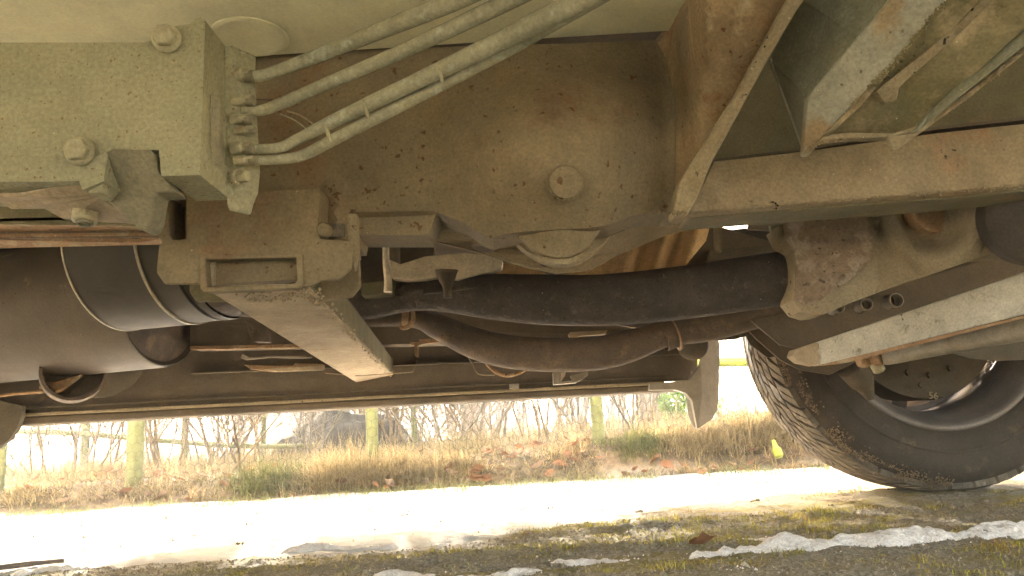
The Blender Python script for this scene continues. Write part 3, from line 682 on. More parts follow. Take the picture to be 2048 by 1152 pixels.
cc = W(815, 632, 1.34); lathe('clamp', cc + Vector((-.006, 0, 0)), (1, -.05, -.15), [(0, .018), (0, .0215), (.012, .0215), (.012, .018)], M['rail'], ex, seg=28)
ptube('clamp_hook', [(826, 622, 1.31, 4), (826, 640, 1.31, 4.5), (818, 652, 1.31, 5), (806, 656, 1.31, 4.5), (800, 652, 1.31, 3)], M['rail'], ex, seg=8)
cc = W(1347, 664, 1.31); lathe('sleeve', cc, (1, 0, .3), [(-.022, .0262), (-.02, .028), (-.002, .028), (0, .033), (.004, .033), (.006, .027)], M['exh2'], ex, seg=32)
lathe('sleeve_ring', cc, (1, 0, .3), [(-.001, .030), (-.001, .0345), (.0015, .0345), (.0015, .030)], M['rail'], ex, seg=32)
ptube('hanger_rod', [(772, 470, 1.06, 7), (772, 520, 1.06, 7), (776, 560, 1.06, 8), (776, 584, 1.06, 9)], M['silver'], ex, seg=12)
plate('hanger_arm', [(768, 514), (800, 528), (850, 512), (930, 505), (996, 513), (1006, 522), (1004, 536), (984, 544), (960, 548), (915, 560), (884, 552), (850, 558), (812, 560), (784, 556), (770, 540)], 1.08, .02, M['silver'], ex, bevel=.004)
plate('hanger_box', [(722, 472), (862, 472), (872, 520), (860, 590), (735, 600), (722, 590)], 1.22, .02, M['dark'], ex)
plate('hanger_block', [(722, 566), (786, 558), (784, 588), (722, 592)], 1.09, .03, M['olive'], ex, bevel=.003)
ptube('hanger_tube', [(788, 470, 1.12, 11), (790, 525, 1.12, 11)], M['dark'], ex, seg=14)
plate('strap_plate', [(845, 578, 1.03), (930, 572, 1.03), (957, 570, 1.03), (954, 575, 1.03), (890, 584, 1.03), (846, 588, 1.03)], 1.03, .006, M['rubber'], ex, bevel=.001)
ptube('drip_nozzle', [(893, 540, 1.04, 24), (893, 552, 1.04, 20), (894, 566, 1.03, 12), (895, 580, 1.02, 9), (896, 596, 1.02, 9)], M['dark'], ex, seg=16)
# warm heat shield behind the bowl
def ysh(x, y): return 1.22 + .012 * math.sin(x / 9.5 + y / 30) * ss((x - 1190) / 40) - .0006 * (y - 500)
sheet('heat_shield', [(985, 560), (1003, 524), (1040, 530), (1110, 552), (1195, 535), (1230, 505), (1300, 476), (1420, 452), (1412, 482), (1372, 530), (1360, 560)], ysh, 7, .004, M['copper'], ex)
plate('shield_panel', [(1360, 450), (1432, 450), (1600, 500), (1600, 600), (1330, 600)], 1.32, .01, M['dark'], ex)

# ---- short stud and the gap beside it
ptube('stud', [(1434, 440, 1.0, 8), (1436, 470, 1.0, 9), (1437, 494, 1.0, 10), (1437, 504, 1.0, 7)], M['edge'], P, seg=14)
plate('gap_frame', [(1540, 446), (1575, 440), (1580, 510), (1552, 500)], 1.02, .01, M['galvd'], P)
plate('gap_lower', [(1420, 500, 1.3), (1552, 488, 1.3), (1560, 560, 1.3), (1400, 570, 1.3)], 1.3, .01, M['darkp'], P)
plate('gap_cover', [(1500, 436, 1.45), (1560, 432, 1.45), (1560, 462, 1.45), (1496, 458, 1.45)], 1.45, .01, M['dark'], P)
plate('gap_web', [(1448, 460, 1.5), (1560, 449, 1.5), (1560, 520, 1.5), (1440, 520, 1.5)], 1.5, .01, M['tankc'], P)

# ---- swing arm, right
def yarm(x, y):
    Y = .98 - .16 * ss((x - 1590) / 460)
    d = math.hypot((x - 1872) / 1.0, (y - 420) / 1.15)
    Y -= .014 * (ss((118 - d) / 24) - ss((82 - d) / 24)) * (1 if y > 380 else 1)
    Y += .012 * ss((70 - d) / 20)
    c = (x - 1660) / 90.0
    if abs(c) < 1: Y -= .02 * math.sqrt(1 - c * c) 
    return Y
sheet('swing_arm', [(1556, 452), (1700, 430), (1800, 420), (1900, 390), (2150, 372), (2150, 470), (2048, 500), (1985, 505), (1900, 535), (1800, 568), (1700, 606), (1650, 628), (1628, 630), (1604, 622), (1586, 600), (1592, 560), (1588, 500), (1570, 480)], yarm, 12, .05, M['arm'], P)
sheet('pitted_sleeve', [(1568, 446), (1640, 436), (1732, 430), (1748, 470), (1742, 520), (1700, 560), (1640, 600), (1612, 612), (1592, 600), (1594, 560), (1590, 500), (1574, 476)], lambda x, y: yarm(x, y) - .006 - .002 * math.sin(x * .3) * math.sin(y * .27), 9, .006, M['flange'], P)
lathe('round_boss', W(1874, 418, yarm(1874, 418) - .002), (0, -1, -.1), [(-.02, .031), (.004, .031), (.006, .028), (.006, .0005)], M['rail'], P, seg=40)
lathe('rubber_bush', W(2062, 432, .80), (-.25, -1, -.2), [(0, .0555), (.03, .0555), (.034, .05), (.034, .001)], M['rubber'], P, seg=48)
lathe('bush_washer', W(2120, 560, .84), (-.2, -1, .0), [(0, .09), (.004, .09), (.004, .001)], M['darkp'], P, seg=48) if False else None
# dark perforated plate behind the grey beam
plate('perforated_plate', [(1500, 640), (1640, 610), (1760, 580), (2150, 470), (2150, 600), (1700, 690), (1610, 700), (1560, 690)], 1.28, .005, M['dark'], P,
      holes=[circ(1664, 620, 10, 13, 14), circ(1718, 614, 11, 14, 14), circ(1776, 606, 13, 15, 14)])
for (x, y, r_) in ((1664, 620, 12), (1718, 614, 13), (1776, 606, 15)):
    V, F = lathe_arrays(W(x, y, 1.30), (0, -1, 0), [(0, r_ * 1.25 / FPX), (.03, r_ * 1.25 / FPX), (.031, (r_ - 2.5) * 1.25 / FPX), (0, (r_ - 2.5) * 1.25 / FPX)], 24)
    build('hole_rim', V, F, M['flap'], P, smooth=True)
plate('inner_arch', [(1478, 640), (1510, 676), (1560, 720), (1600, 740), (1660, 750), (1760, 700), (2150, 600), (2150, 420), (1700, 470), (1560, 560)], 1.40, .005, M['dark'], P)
# grey beam and its torsion rod
def gby(x, d=0): return 1 / (.8197 + (1.149 - .8197) * (x - 1588) / 612) + d
def gplate(name, pts, d, t, mat, **k): return plate(name, [(x, y, gby(x, d)) for x, y in pts], 1, t, mat, P, **k)
gplate('grey_beam', [(1588, 712), (1592, 700), (1634, 684), (2048, 545), (2200, 494), (2200, 588), (2048, 629), (1656, 728), (1634, 729), (1600, 722)], 0, .035, M['leaf_spring'], bevel=.003)
gplate('bare_tip', [(1585, 712), (1590, 698), (1632, 684), (1640, 688), (1636, 702), (1642, 714), (1634, 731), (1600, 724)], -.003, .03, M['tube'], bevel=.002)
gplate('beam_underlip', [(1640, 730), (2048, 631), (2200, 592), (2200, 597), (2048, 636), (1700, 724)], -.015, .03, M['rail'], bevel=0)
ptube('torsion_rod', [(1764, 715, 1.30, 14), (1780, 712, 1.29, 17), (1850, 696, 1.22, 20), (1950, 675, 1.12, 23), (2048, 655, 1.02, 27), (2200, 622, .88, 33)], M['rod'], P, seg=24)
ptube('torsion_rod_joint', [(1716, 722, 1.33, 12), (1728, 720, 1.33, 16), (1740, 718, 1.33, 12), (1752, 716, 1.32, 17), (1766, 714, 1.31, 15)], M['rail'], P, seg=20, sub=3)
lathe('rod_nut', W(1757, 738, 1.33), (.2, -.4, -1), [(-.012, .001), (-.012, .011), (.004, .011), (.006, .008), (.006, .001)], M['fit'], P, seg=6, bevel=.001)

# ---- sill, far side
sl = empty('sill', (0, 0, 0)); sl.parent = P
def sy(x): return 1.60 + .17 * x / 1380
def strip(name, top, bot, x0, x1, dy, ext, mat, **k):
    """top/bot: (y at x=0, y at x=1380)"""
    f = lambda c, x: c[0] + (c[1] - c[0]) * x / 1380
    xs_ = np.linspace(x0, x1, 9)
    pts = [(x, f(top, x), sy(x) + dy) for x in xs_] + [(x, f(bot, x), sy(x) + dy) for x in xs_[::-1]]
    return plate(name, pts, 1.6, ext, mat, sl, bevel=k.pop('bevel', .0015), **k)
strip('inner_skin', (520, 520), (828, 756), -260, 1395, .0, .02, M['dark'])
strip('upper_seam', (816, 748), (820, 751), -260, 1340, -.006, .006, M['darkp'], bevel=.0005)
strip('rocker_edge', (829, 760), (835, 766), -260, 1330, -.010, .03, M['rimedge'] if False else M['arm'], bevel=.001)
strip('rocker_bottom', (836, 767), (853, 780), -260, 1400, -.004, .09, M['dark'], bevel=.004)
strip('rocker_joint', (822, 753), (830, 760), -260, 1400, .0, .03, M['darkp'], bevel=.0005)
# longitudinal inner member with rust strip
strip('inner_member', (650, 640), (706, 676), 380, 1420, -.16, .05, M['dark'], bevel=.003)
strip('rust_strip', (700, 672), (707, 680), 380, 660, -.165, .01, M['rail'], bevel=.0008)
strip('panel_step', (760, 705), (762, 708), 380, 1400, -.02, .02, M['darkp'], bevel=0)
# small brackets hanging under the floor
def small(name, pts, Y, ext, mat, **k): return plate(name, pts, Y, ext, mat, sl, bevel=k.pop('bevel', .0008), **k)
small('rusty_bracket', [(487, 729), (500, 738), (540, 743), (645, 738), (644, 728), (590, 726), (586, 731), (520, 731)], 1.50, .02, M['rail'])
small('bracket_edge', [(524, 738), (560, 744), (645, 740), (644, 731), (560, 735)], 1.49, .006, M['tube'])
small('bracket_hook', [(482, 716), (492, 720), (540, 715), (600, 717), (624, 715), (600, 712), (540, 711), (500, 715), (484, 708)], 1.52, .006, M['flap'])
small('dark_tab', [(492, 640), (530, 650), (536, 684), (508, 684), (498, 665)], 1.4, .02, M['exh2'])
small('hook_bracket', [(820, 684), (838, 684), (838, 678), (900, 676), (902, 682), (846, 688), (836, 692), (836, 714), (830, 712), (828, 690), (820, 690)], 1.5, .01, M['rail'])
small('bent_plate', [(905, 690), (968, 708), (972, 714), (906, 698)], 1.48, .008, M['tube'])
ptube('wire_loop', [(968, 712, 1.48, 4), (975, 728, 1.48, 4), (992, 744, 1.48, 4), (1015, 751, 1.48, 4), (1040, 745, 1.48, 4), (1052, 736, 1.48, 4)], M['rail'], sl, seg=10)
ptube('thin_wire', [(932, 706, 1.5, 1.5), (945, 728, 1.5, 1.5), (958, 748, 1.5, 1.5), (990, 750, 1.5, 1.5)], M['arm'], sl, seg=6)
ptube('thin_wire', [(650, 746, 1.55, 1), (716, 752, 1.55, 1), (826, 744, 1.55, 1), (834, 720, 1.55, 1)], M['arm'], sl, seg=6, sub=1)
small('light_tab', [(1136, 670), (1140, 664), (1216, 660), (1210, 669), (1160, 672), (1152, 677), (1140, 675)], 1.45, .01, M['tube'])
small('clip_box', [(1106, 744), (1122, 744), (1120, 768), (1107, 769)], 1.56, .03, M['flap'])
small('clip_box', [(1120, 745), (1132, 744), (1130, 752), (1118, 768), (1112, 768)], 1.58, .01, M['silver'])
small('clip_box', [(1108, 764), (1155, 760), (1154, 765), (1109, 769)], 1.56, .03, M['flap'])
small('clip_box', [(1140, 752), (1176, 742), (1177, 750), (1160, 762), (1146, 764)], 1.58, .01, M['flap'])
small('seam_clip', [(1018, 768), (1038, 767), (1038, 776), (1019, 777)], 1.66, .01, M['flap'])
# rear end of the sill: splash guard with fold
def yfl(x, y): return 1.74 + .03 * abs(x - 1392) / 40
sheet('splash_guard', [(1384, 610), (1420, 640), (1436, 670), (1440, 690), (1438, 790), (1434, 818), (1424, 838), (1404, 852), (1393, 859), (1384, 850), (1376, 828), (1374, 800), (1380, 788), (1395, 780), (1400, 720), (1390, 650)], yfl, 7, .006, M['flap'], P)
sheet('sill_end_fairing', [(1300, 768), (1380, 760), (1402, 730), (1404, 790), (1395, 858), (1384, 800), (1372, 786), (1350, 779), (1300, 780)], lambda x, y: 1.725, 10, .03, M['flap'], P)
lathe('end_disc', W(1385, 690, 1.68), (-.2, -1, 0), [(0, .035), (.003, .035), (.006, .031), (.006, .001)], M['darkp'], P, seg=32)
plate('arch_corner', [(1478, 640, 1.5), (1530, 676, 1.5), (1560, 712, 1.5), (1535, 716, 1.5), (1500, 690, 1.5)], 1.5, .006, M['darkp'], P)
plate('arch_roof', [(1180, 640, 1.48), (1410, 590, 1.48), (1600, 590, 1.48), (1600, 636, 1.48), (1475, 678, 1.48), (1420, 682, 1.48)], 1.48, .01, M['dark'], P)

# ---- wheel
wc = W(1870, 640, 1.52); WXC, WZC = wc.x, .345
RT = .350; YN = 1.515; TWD = .215
whl = empty('rear_wheel', (0, 0, 0)); whl.parent = P; whl.location = (0, 0, 0)
O = Vector((WXC, YN, WZC + .0))
ax = (0, 1, 0)
tyre = lathe('tyre', O, ax, [(.012, .222), (.004, .228), (.0, .245), (-.004, .262), (-.006, .285), (-.003, .305), (.006, .322), (.022, .332), (.034, .336), (.108, .339), (.182, .336), (.196, .330), (.21, .318), (.219, .285), (.214, .25), (.2, .222)], M['rubber'], whl, seg=120, sharp=80)
tyre['label'] = 'dusty black tyre with a directional winter tread'
lathe('sidewall_rib', O, ax, [(-.004, .262), (-.0065, .264), (-.0062, .267), (-.0052, .269)], M['rubber'], whl, seg=120, sharp=80)
# tread blocks: chevron lugs laid round the crown
V, F = [], []
NP = 44
def crown(t):   # radius of crown at axial position t
    return .3445 - .0035 * ((t - .108) / .075) ** 2 - (.006 * max(0, abs(t - .108) - .078) / .02)
def tblock(quads, top):
    """quads: list of (axial, angle) corner; raised by top"""
    b0 = len(V); m = len(quads)
    for lift in (-.012, top):
        for (t, a) in quads:
            s = 1 if lift > 0 else 1
            r_ = crown(t) + lift
            V.append(Vector((O.x + r_ * math.cos(a), O.y + t, O.z + r_ * math.sin(a))))
    F.append(tuple(range(b0 + m, b0 + 2 * m)))
    for i in range(m):
        j = (i + 1) % m; F.append((b0 + i, b0 + j, b0 + m + j, b0 + m + i))
ROWS = [(.014, .048, .55), (.054, .080, .32), (.086, .105, .1), (.111, .130, -.1), (.136, .162, -.32), (.168, .202, -.55)]
for k in range(NP):
    base = 2 * math.pi * k / NP; pw = 2 * math.pi / NP
    if math.sin(base) > .55: continue
    for ri, (t0, t1, sk) in enumerate(ROWS):
        gap = .13; off = (ri % 2) * .5
        def ang(t, e):
            v_ = abs(t - .108) / .09
            return base + pw * (e + off + 1.5 * v_ ** 1.1)
        mid = (t0 + t1) / 2
        # two sipes: three slices
        sl_n = 2
        for s_ in range(sl_n):
            e0 = gap / 2 + (1 - gap) * s_ / sl_n + (.012 if s_ else 0); e1 = gap / 2 + (1 - gap) * (s_ + 1) / sl_n - (.012 if s_ < sl_n - 1 else 0)
            tblock([(t0, ang(t0, e0)), (mid, ang(mid, e0)), (t1, ang(t1, e0)), (t1, ang(t1, e1)), (mid, ang(mid, e1)), (t0, ang(t0, e1))], .0045)
build('tread_blocks', V, F, M['tread'], whl, kind='stuff')
# mud thrown on the inner shoulder
V, F = [], []
for i in range(2600):
    a = R(random.uniform(188, 266)); t_ = random.gauss(.008, .010); r_ = .318 + .0 + min(.018, max(-.01, t_ * .9)) + random.uniform(0, .006)
    if vnoise(np.array([a * 9]), np.array([t_ * 100]), 1, 4)[0] < .55: continue
    c = Vector((O.x + r_ * math.cos(a), O.y + t_ - .004, O.z + r_ * math.sin(a))); s = random.uniform(.0006, .0022); b0 = len(V)
    for q in ((1, 0, 0), (-1, 0, 0), (0, 1, 0), (0, -1, 0), (0, 0, 1), (0, 0, -1)): V.append(c + Vector(q) * s * random.uniform(.6, 1.3))
    F += [(b0 + a_, b0 + b_, b0 + c_) for a_, b_, c_ in ((0, 2, 4), (2, 1, 4), (1, 3, 4), (3, 0, 4), (2, 0, 5), (1, 2, 5), (3, 1, 5), (0, 3, 5))]
build('mud_crust', V, F, M['mud'], whl, kind='stuff')
lathe('rim', O, ax, [(.012, .222), (.006, .226), (.002, .223), (.004, .215), (.012, .210), (.02, .206), (.04, .198), (.055, .188), (.12, .184), (.165, .186), (.178, .18), (.185, .15)], M['rim'], whl, seg=100, sharp=70)
# wheel disc with hand holes on its outer side
V, F = [], []; nseg = 60
rings = [.15, .168, .178, .186]
def in_hole(rm, a): return abs(((math.degrees(a) + 5) % 30) - 15) < 8
for j, (r0, r1) in enumerate(((.02, .13), (.13, .172), (.172, .186))):
    for k in range(nseg):
        a = 2 * math.pi * k / nseg; b = 2 * math.pi * (k + 1) / nseg
        if j == 1 and in_hole(r0, (a + b) / 2): continue
        b0 = len(V)
        for (rr, q) in ((r0, a), (r1, a), (r1, b), (r0, b)): V.append(Vector((O.x + rr * math.cos(q), O.y + .172 - .02 * (rr < .14), O.z + rr * math.sin(q))))
        for (rr, q) in ((r0, a), (r1, a), (r1, b), (r0, b)): V.append(Vector((O.x + rr * math.cos(q), O.y + .176 - .02 * (rr < .14), O.z + rr * math.sin(q))))
        F += [(b0, b0 + 1, b0 + 2, b0 + 3), (b0 + 4, b0 + 7, b0 + 6, b0 + 5), (b0, b0 + 3, b0 + 7, b0 + 4), (b0 + 1, b0 + 5, b0 + 6, b0 + 2), (b0, b0 + 4, b0 + 5, b0 + 1), (b0 + 3, b0 + 2, b0 + 6, b0 + 7)]
build('wheel_disc', V, F, M['rim'], whl)
dO = Vector((O.x - .004, O.y, O.z + .0))
drum = lathe('brake_drum', dO, ax, [(.06, .001), (.055, .05), (.06, .09), (.058, .13), (.062, .158), (.075, .162), (.165, .16), (.165, .01)], M['drum'], whl, seg=72)
for a in range(200, 350, 24):
    c = dO + Vector((math.cos(R(a)) * .11, .058, math.sin(R(a)) * .11))
    lathe('drum_bolt', c, (0, -1, 0), [(0, .001), (0, .007), (.006, .007), (.006, .001)], M['drum'], drum, seg=6)
lathe('hub_nub', W(1842, 770, 1.56) , (0, -1, 0), [(0, .001), (0, .006), (.004, .006), (.004, .001)], M['drum'], drum, seg=12)
txt = bpy.data.curves.new('number_mark', 'FONT'); txt.body = '56'; txt.size = .021; txt.extrude = .0006; txt.align_x = 'CENTER'; txt.materials.append(M['rimedge'])
tf = bpy.data.objects.new('number_mark_text', txt); COL.objects.link(tf); bpy.context.view_layer.update(); tme = bpy.data.meshes.new_from_object(tf); bpy.data.objects.remove(tf); tme.materials.clear(); tme.materials.append(M['arm'])
to = bpy.data.objects.new('number_mark', tme); COL.objects.link(to); to.parent = drum
tp = W(1867, 798, 1.572); to.location = tp - origin_of(drum); to.rotation_euler = (R(90), R(8), 0)
# suspension pieces in the wheel
ptube('brake_caliper', [(1700, 735, 1.44, 26), (1722, 760, 1.45, 24), (1735, 780, 1.46, 13), (1742, 800, 1.46, 6)], M['drum'], P, seg=16)
sheet('backing_plate', [(1780, 640), (1840, 690), (1900, 704), (1935, 716), (1990, 722), (2120, 716), (2200, 640), (2200, 560), (1800, 600)], lambda x, y: 1.36, 20, .006, M['darkp'], P)

# ================================================================== SNOW, MOSS, STICK, LEAVES
snowm = material('old_snow', (.90, .81, .73), (.84, .75, .67), scale=60, bump=1.0, bscale=330, rough=.6, grain=.3, mottle=.08, spec=.5, specks=.15, sscale=120, speck_col=(.25, .2, .15), bdist=.003)
def gp(px, py):
    v = WZ(px, py, 0); return v
SNOWC = []
def snow(line, label, hgt=.02, wid=.04, seed=0):
    """ridge of old snow along sight points on the ground; line of (px,py,scale)"""
    P_ = [gp(a, b) for a, b, c in line]; sc = [c for a, b, c in line]
    x0 = min(v.x for v in P_) - wid; x1 = max(v.x for v in P_) + wid; y0 = min(v.y for v in P_) - wid * 1.3; y1 = max(v.y for v in P_) + wid * 1.3
    st = .0022; X, Y = np.meshgrid(np.arange(x0, x1, st), np.arange(y0, y1, st))
    H = np.full(X.shape, -1.0)
    Q = catmull([Vector((v.x, v.y, s)) for v, s in zip(P_, sc)], 14)
    for q in Q:
        d = np.hypot((X - q.x) * .8, Y - q.y) / (wid * max(q.z, .05)); H = np.maximum(H, (1 - d) * 1.0 * max(q.z, .05))
    H = H + (vnoise(X, Y, .035, 20 + seed) - .5) * .5 + (vnoise(X, Y, .012, 30 + seed) - .5) * .3
    Hh = (np.clip(H, 0, 1.4) ** .75) * hgt + np.where(H > 0, (vnoise(X, Y, .007, 40) - .5) * .0035 + (vnoise(X, Y, .0035, 41) - .5) * .0015, 0)
    Z = Hh - .002 - np.clip(-H, 0, 1) * .12
    nyy, nxx = X.shape; keep = H > -.12
    idx = -np.ones(X.shape, int); idx[keep] = np.arange(keep.sum())
    v = np.stack([X[keep], Y[keep], Z[keep]], 1)
    f = []
    a = idx[:-1, :-1]; b = idx[:-1, 1:]; c = idx[1:, 1:]; d = idx[1:, :-1]; ok = (a >= 0) & (b >= 0) & (c >= 0) & (d >= 0)
    f = np.stack([a[ok], b[ok], c[ok], d[ok]], 1)
    if len(f) == 0: return
    for q in Q[::2]:
        for _ in range(2): SNOWC.append((q.x + random.gauss(0, wid * .8), q.y + random.gauss(0, wid * .75)))
    return raw('snow_patch', v, f, snowm, smooth=True, label=label, cat='snow patch', group='patches of old snow on the mossy ground')
snow([(1385, 1112, .35), (1450, 1108, .6), (1530, 1104, .6), (1568, 1096, 1.2), (1620, 1096, .9), (1700, 1088, .7), (1770, 1088, 1.1), (1850, 1080, .9), (1920, 1076, .6), (1985, 1070, 1.1), (2048, 1064, .9), (2150, 1050, .9)], 'longest ridge of old snow, at the lower right in front of the wheel', .017, .022)
snow([(1115, 1124, .4), (1170, 1124, .7), (1230, 1122, .5), (1255, 1120, .3)], 'thin flat snow strip left of the long snow ridge', .008, .018, 1)
snow([(1000, 1150, .6), (1040, 1148, 1), (1075, 1144, .6)], 'small rounded snow patch at the bottom edge below the thin strip', .008, .015, 2)
snow([(765, 1152, .7), (800, 1150, 1), (850, 1154, .7)], 'snow patch at the bottom edge nearest to the middle of the picture', .008, .016, 3)
snow([(890, 1158, .6), (960, 1156, .7)], 'flat sliver of snow at the bottom edge between two rounder patches', .006, .018, 4)
snow([(560, 1110, .5), (610, 1104, 1), (650, 1100, .8), (700, 1100, .5), (780, 1094, .4)], 'crusty snow mound at the edge of the vehicle shadow, left of the middle', .014, .017, 5)
snow([(40, 1148, .5), (100, 1142, .9), (160, 1140, .8), (230, 1138, .5)], 'snow crust in the lower left corner beside the dark stick', .012, .022, 6)
snow([(990, 1056, .4), (1020, 1053, .7), (1050, 1052, .4)], 'little snow heap in the sunlight beyond the moss strips', .010, .02, 7)
snow([(1462, 1078, .4), (1500, 1078, .7), (1528, 1076, .4)], 'icy sliver just behind the left end of the long snow ridge', .004, .016, 8)
snow([(1470, 1140, .4), (1500, 1139, .5)], 'tiny ice sliver in front of the long snow ridge', .004, .012, 9)

def octa_cloud(pts, sizes, mat, name, **k):
    pts = np.asarray(pts); s = np.asarray(sizes)[:, None, None]
    base = np.array([(1, 0, 0), (-1, 0, 0), (0, 1, 0), (0, -1, 0), (0, 0, 1), (0, 0, -1)], float)
    v = pts[:, None, :] + base[None] * s * np.random.uniform(.6, 1.2, (len(pts), 6, 1))
    fb = np.array([(0, 2, 4), (2, 1, 4), (1, 3, 4), (3, 0, 4), (2, 0, 5), (1, 2, 5), (3, 1, 5), (0, 3, 5)])
    f = (np.arange(len(pts)) * 6)[:, None, None] + fb[None]
    return raw(name, v.reshape(-1, 3), f.reshape(-1, 3), mat, **k)
def islandize(m, lo=.55, hi=1.35):
    n = m.node_tree; N = n.nodes; L = n.links; p = N['Principled BSDF']; src = p.inputs['Base Color'].links[0].from_socket
    g = N.new('ShaderNodeNewGeometry'); mr = N.new('ShaderNodeMapRange'); mr.inputs[3].default_value = lo; mr.inputs[4].default_value = hi; L.new(g.outputs['Random Per Island'], mr.inputs[0])
    vm = N.new('ShaderNodeVectorMath'); vm.operation = 'SCALE'; L.new(src, vm.inputs[0]); L.new(mr.outputs[0], vm.inputs['Scale'])
    for l in list(src.links):
        if l.to_node != vm: L.new(vm.outputs[0], l.to_socket)
    return m
def blades(pts, hgt, lean, wid, mat, name, az=None, **k):
    """curved grass blades: arrays; 3 segments each"""
    n_ = len(pts); pts = np.asarray(pts); hgt = np.asarray(hgt); lean = np.asarray(lean)
    az = np.random.uniform(0, 2 * np.pi, n_) if az is None else np.asarray(az)
    d = np.stack([np.cos(az), np.sin(az), np.zeros(n_)], 1); pz = az + np.random.uniform(.8, 2.2, n_)
    pw_ = np.stack([np.cos(pz), np.sin(pz), np.zeros(n_)], 1)
    vs = []
    for t, wf in ((0, 1), (.35, .9), (.7, .6), (1, .08)):
        c = pts + d * (lean * t ** 1.8)[:, None] + np.array([0, 0, 1]) * (hgt * (t - .35 * (lean / (hgt + 1e-6)).clip(0, 2) * t * t * .8))[:, None]
        vs += [c - pw_ * wid * wf / 2, c + pw_ * wid * wf / 2]
    v = np.stack(vs, 1).reshape(-1, 3)
    fb = np.array([(0, 1, 3, 2), (2, 3, 5, 4), (4, 5, 7, 6)]); f = (np.arange(n_) * 8)[:, None, None] + fb[None]
    return raw(name, v, f.reshape(-1, 4), mat, smooth=False, **k)
strawm = material('straw_grass', (.36, .28, .15), (.27, .215, .11), scale=5, bump=0, grain=0, trans=.3)
mossmat = material('moss_fuzz', (.36, .33, .055), (.42, .32, .075), scale=16, bump=0, grain=.3, trans=.35, c3=(.34, .19, .07), t3=.58, s3=9)
deadm = material('dry_grass', (.20, .155, .085), (.15, .125, .06), scale=5, bump=0, grain=0, trans=.22, c3=(.40, .27, .14), t3=.58, s3=3)
greenm = material('green_grass', (.11, .125, .04), (.17, .165, .055), scale=8, bump=0, grain=.2, trans=.4)
for m_ in (mossmat, deadm, greenm, strawm): islandize(m_)
SC = np.array(SNOWC); octa_cloud(np.stack([SC[:, 0], SC[:, 1], ground_z(SC[:, 0], SC[:, 1]) + .001], 1), np.random.uniform(.0006, .0018, len(SC)), snowm, 'snow_crumbs', kind='stuff', label='loose crumbs of snow around the patches', cat='snow')
# moss strips along the joints of the paving
rng = np.random.RandomState(3)
Xr = rng.uniform(-1.3, 1.9, 420000); Yr = .60 + 1.9 * rng.uniform(0, 1, 420000) ** 1.4
dens = np.clip((vnoise(Xr * .35, Yr, .055, 11) - .42) * 3.5, 0, 1) * np.clip((vnoise(Xr, Yr, .03, 12) - .3) * 2, 0, 1)
row = np.exp(-((Yr - 1.10 - .03 * (vnoise(Xr, Yr * 0, .2, 13) - .5) - .10 * Xr * .3) / .014) ** 2) + np.exp(-((Yr - 1.27 - .05 * (vnoise(Xr, Yr * 0, .25, 14) - .5) - .05 * Xr) / .018) ** 2) * np.clip(Xr * 2 + .6, 0, 1)
dens = np.clip(dens * (.6 + .5 * np.clip(Xr, 0, 1)) + row * np.clip(vnoise(Xr, Yr * 0, .12, 15) * 2 - .4, 0, 1), 0, 1) * np.where(Yr > 1.5, .35 + .5 * np.clip(Xr * 2, 0, 1), 1)
dens = dens * np.where(Yr > 1.21 + .72 * np.maximum(0, Xr + .15), .12, 1)
kp = rng.uniform(0, 1, len(Xr)) < dens * 1.0
Xr, Yr, dn = Xr[kp], Yr[kp], dens[kp]
pts = np.stack([Xr, Yr, ground_z(Xr, Yr) + .0], 1)
blades(pts, rng.uniform(.002, .009, len(pts)) * (.6 + 1.0 * dn), rng.uniform(.001, .010, len(pts)), .0011, mossmat, 'moss', kind='stuff', label='yellow green moss in strips on the gritty ground', cat='moss')
# grit: small pebbles
n_ = 36000; Xg = rng.uniform(-1.0, 1.5, n_); Yg = .62 + .75 * rng.uniform(0, 1, n_) ** 1.2; k_ = Yg < 1.2 + .72 * np.maximum(0, Xg + .15); Xg, Yg = Xg[k_], Yg[k_]; n_ = len(Xg)
octa_cloud(np.stack([Xg, Yg, ground_z(Xg, Yg) + .0005], 1), rng.uniform(.0007, .0021, n_) * (1 + (rng.uniform(0, 1, n_) > .985) * 1.6), material('grit_stone', (.36, .30, .21), (.16, .12, .07), scale=90, bump=0, grain=.3), 'grit', kind='stuff', label='loose grit on the ground', cat='grit')
# sparse fine grass on the pavement edge
n_ = 16000; Xg = rng.uniform(-2.4, 2.4, n_); Yg = rng.normal(2.42, .16, n_) - .05 * Xg; k_ = (Yg > 1.7) & (vnoise(Xg, Yg * 2, .12, 21) > .42); Xg, Yg = Xg[k_], Yg[k_]
blades(np.stack([Xg, Yg, ground_z(Xg, Yg)], 1), rng.uniform(.006, .03, len(Xg)), rng.uniform(.004, .03, len(Xg)), .0016, greenm, 'edge_grass', kind='stuff', label='short pale grass creeping over the pavement edge', cat='grass')
# verge grass
n_ = 60000; Xg = rng.uniform(-3.2, 3.4, n_); Yg = 2.54 + rng.uniform(0, 1, n_) ** 1.5 * 1.6 - .05 * Xg
k_ = vnoise(Xg, Yg, .10, 23) > .30; Xg, Yg = Xg[k_], Yg[k_]
blades(np.stack([Xg, Yg, ground_z(Xg, Yg)], 1), rng.uniform(.012, .05, len(Xg)) * np.where(Yg > 3, 2, 1) * (.5 + vnoise(Xg, Yg, .25, 24)), rng.uniform(.01, .09, len(Xg)), .0028, deadm, 'verge_grass', kind='stuff', label='straw coloured grass on the verge under the fence', cat='grass')
n_ = 20000; Xg = rng.uniform(-5, 5, n_); Yg = 4 + rng.uniform(0, 1, n_) * 4
blades(np.stack([Xg, Yg, ground_z(Xg, Yg)], 1), rng.uniform(.05, .22, len(Xg)), rng.uniform(.02, .12, len(Xg)), .005, deadm, 'rough_grass', kind='stuff', label='long dry grass between the bare shrubs', cat='grass')

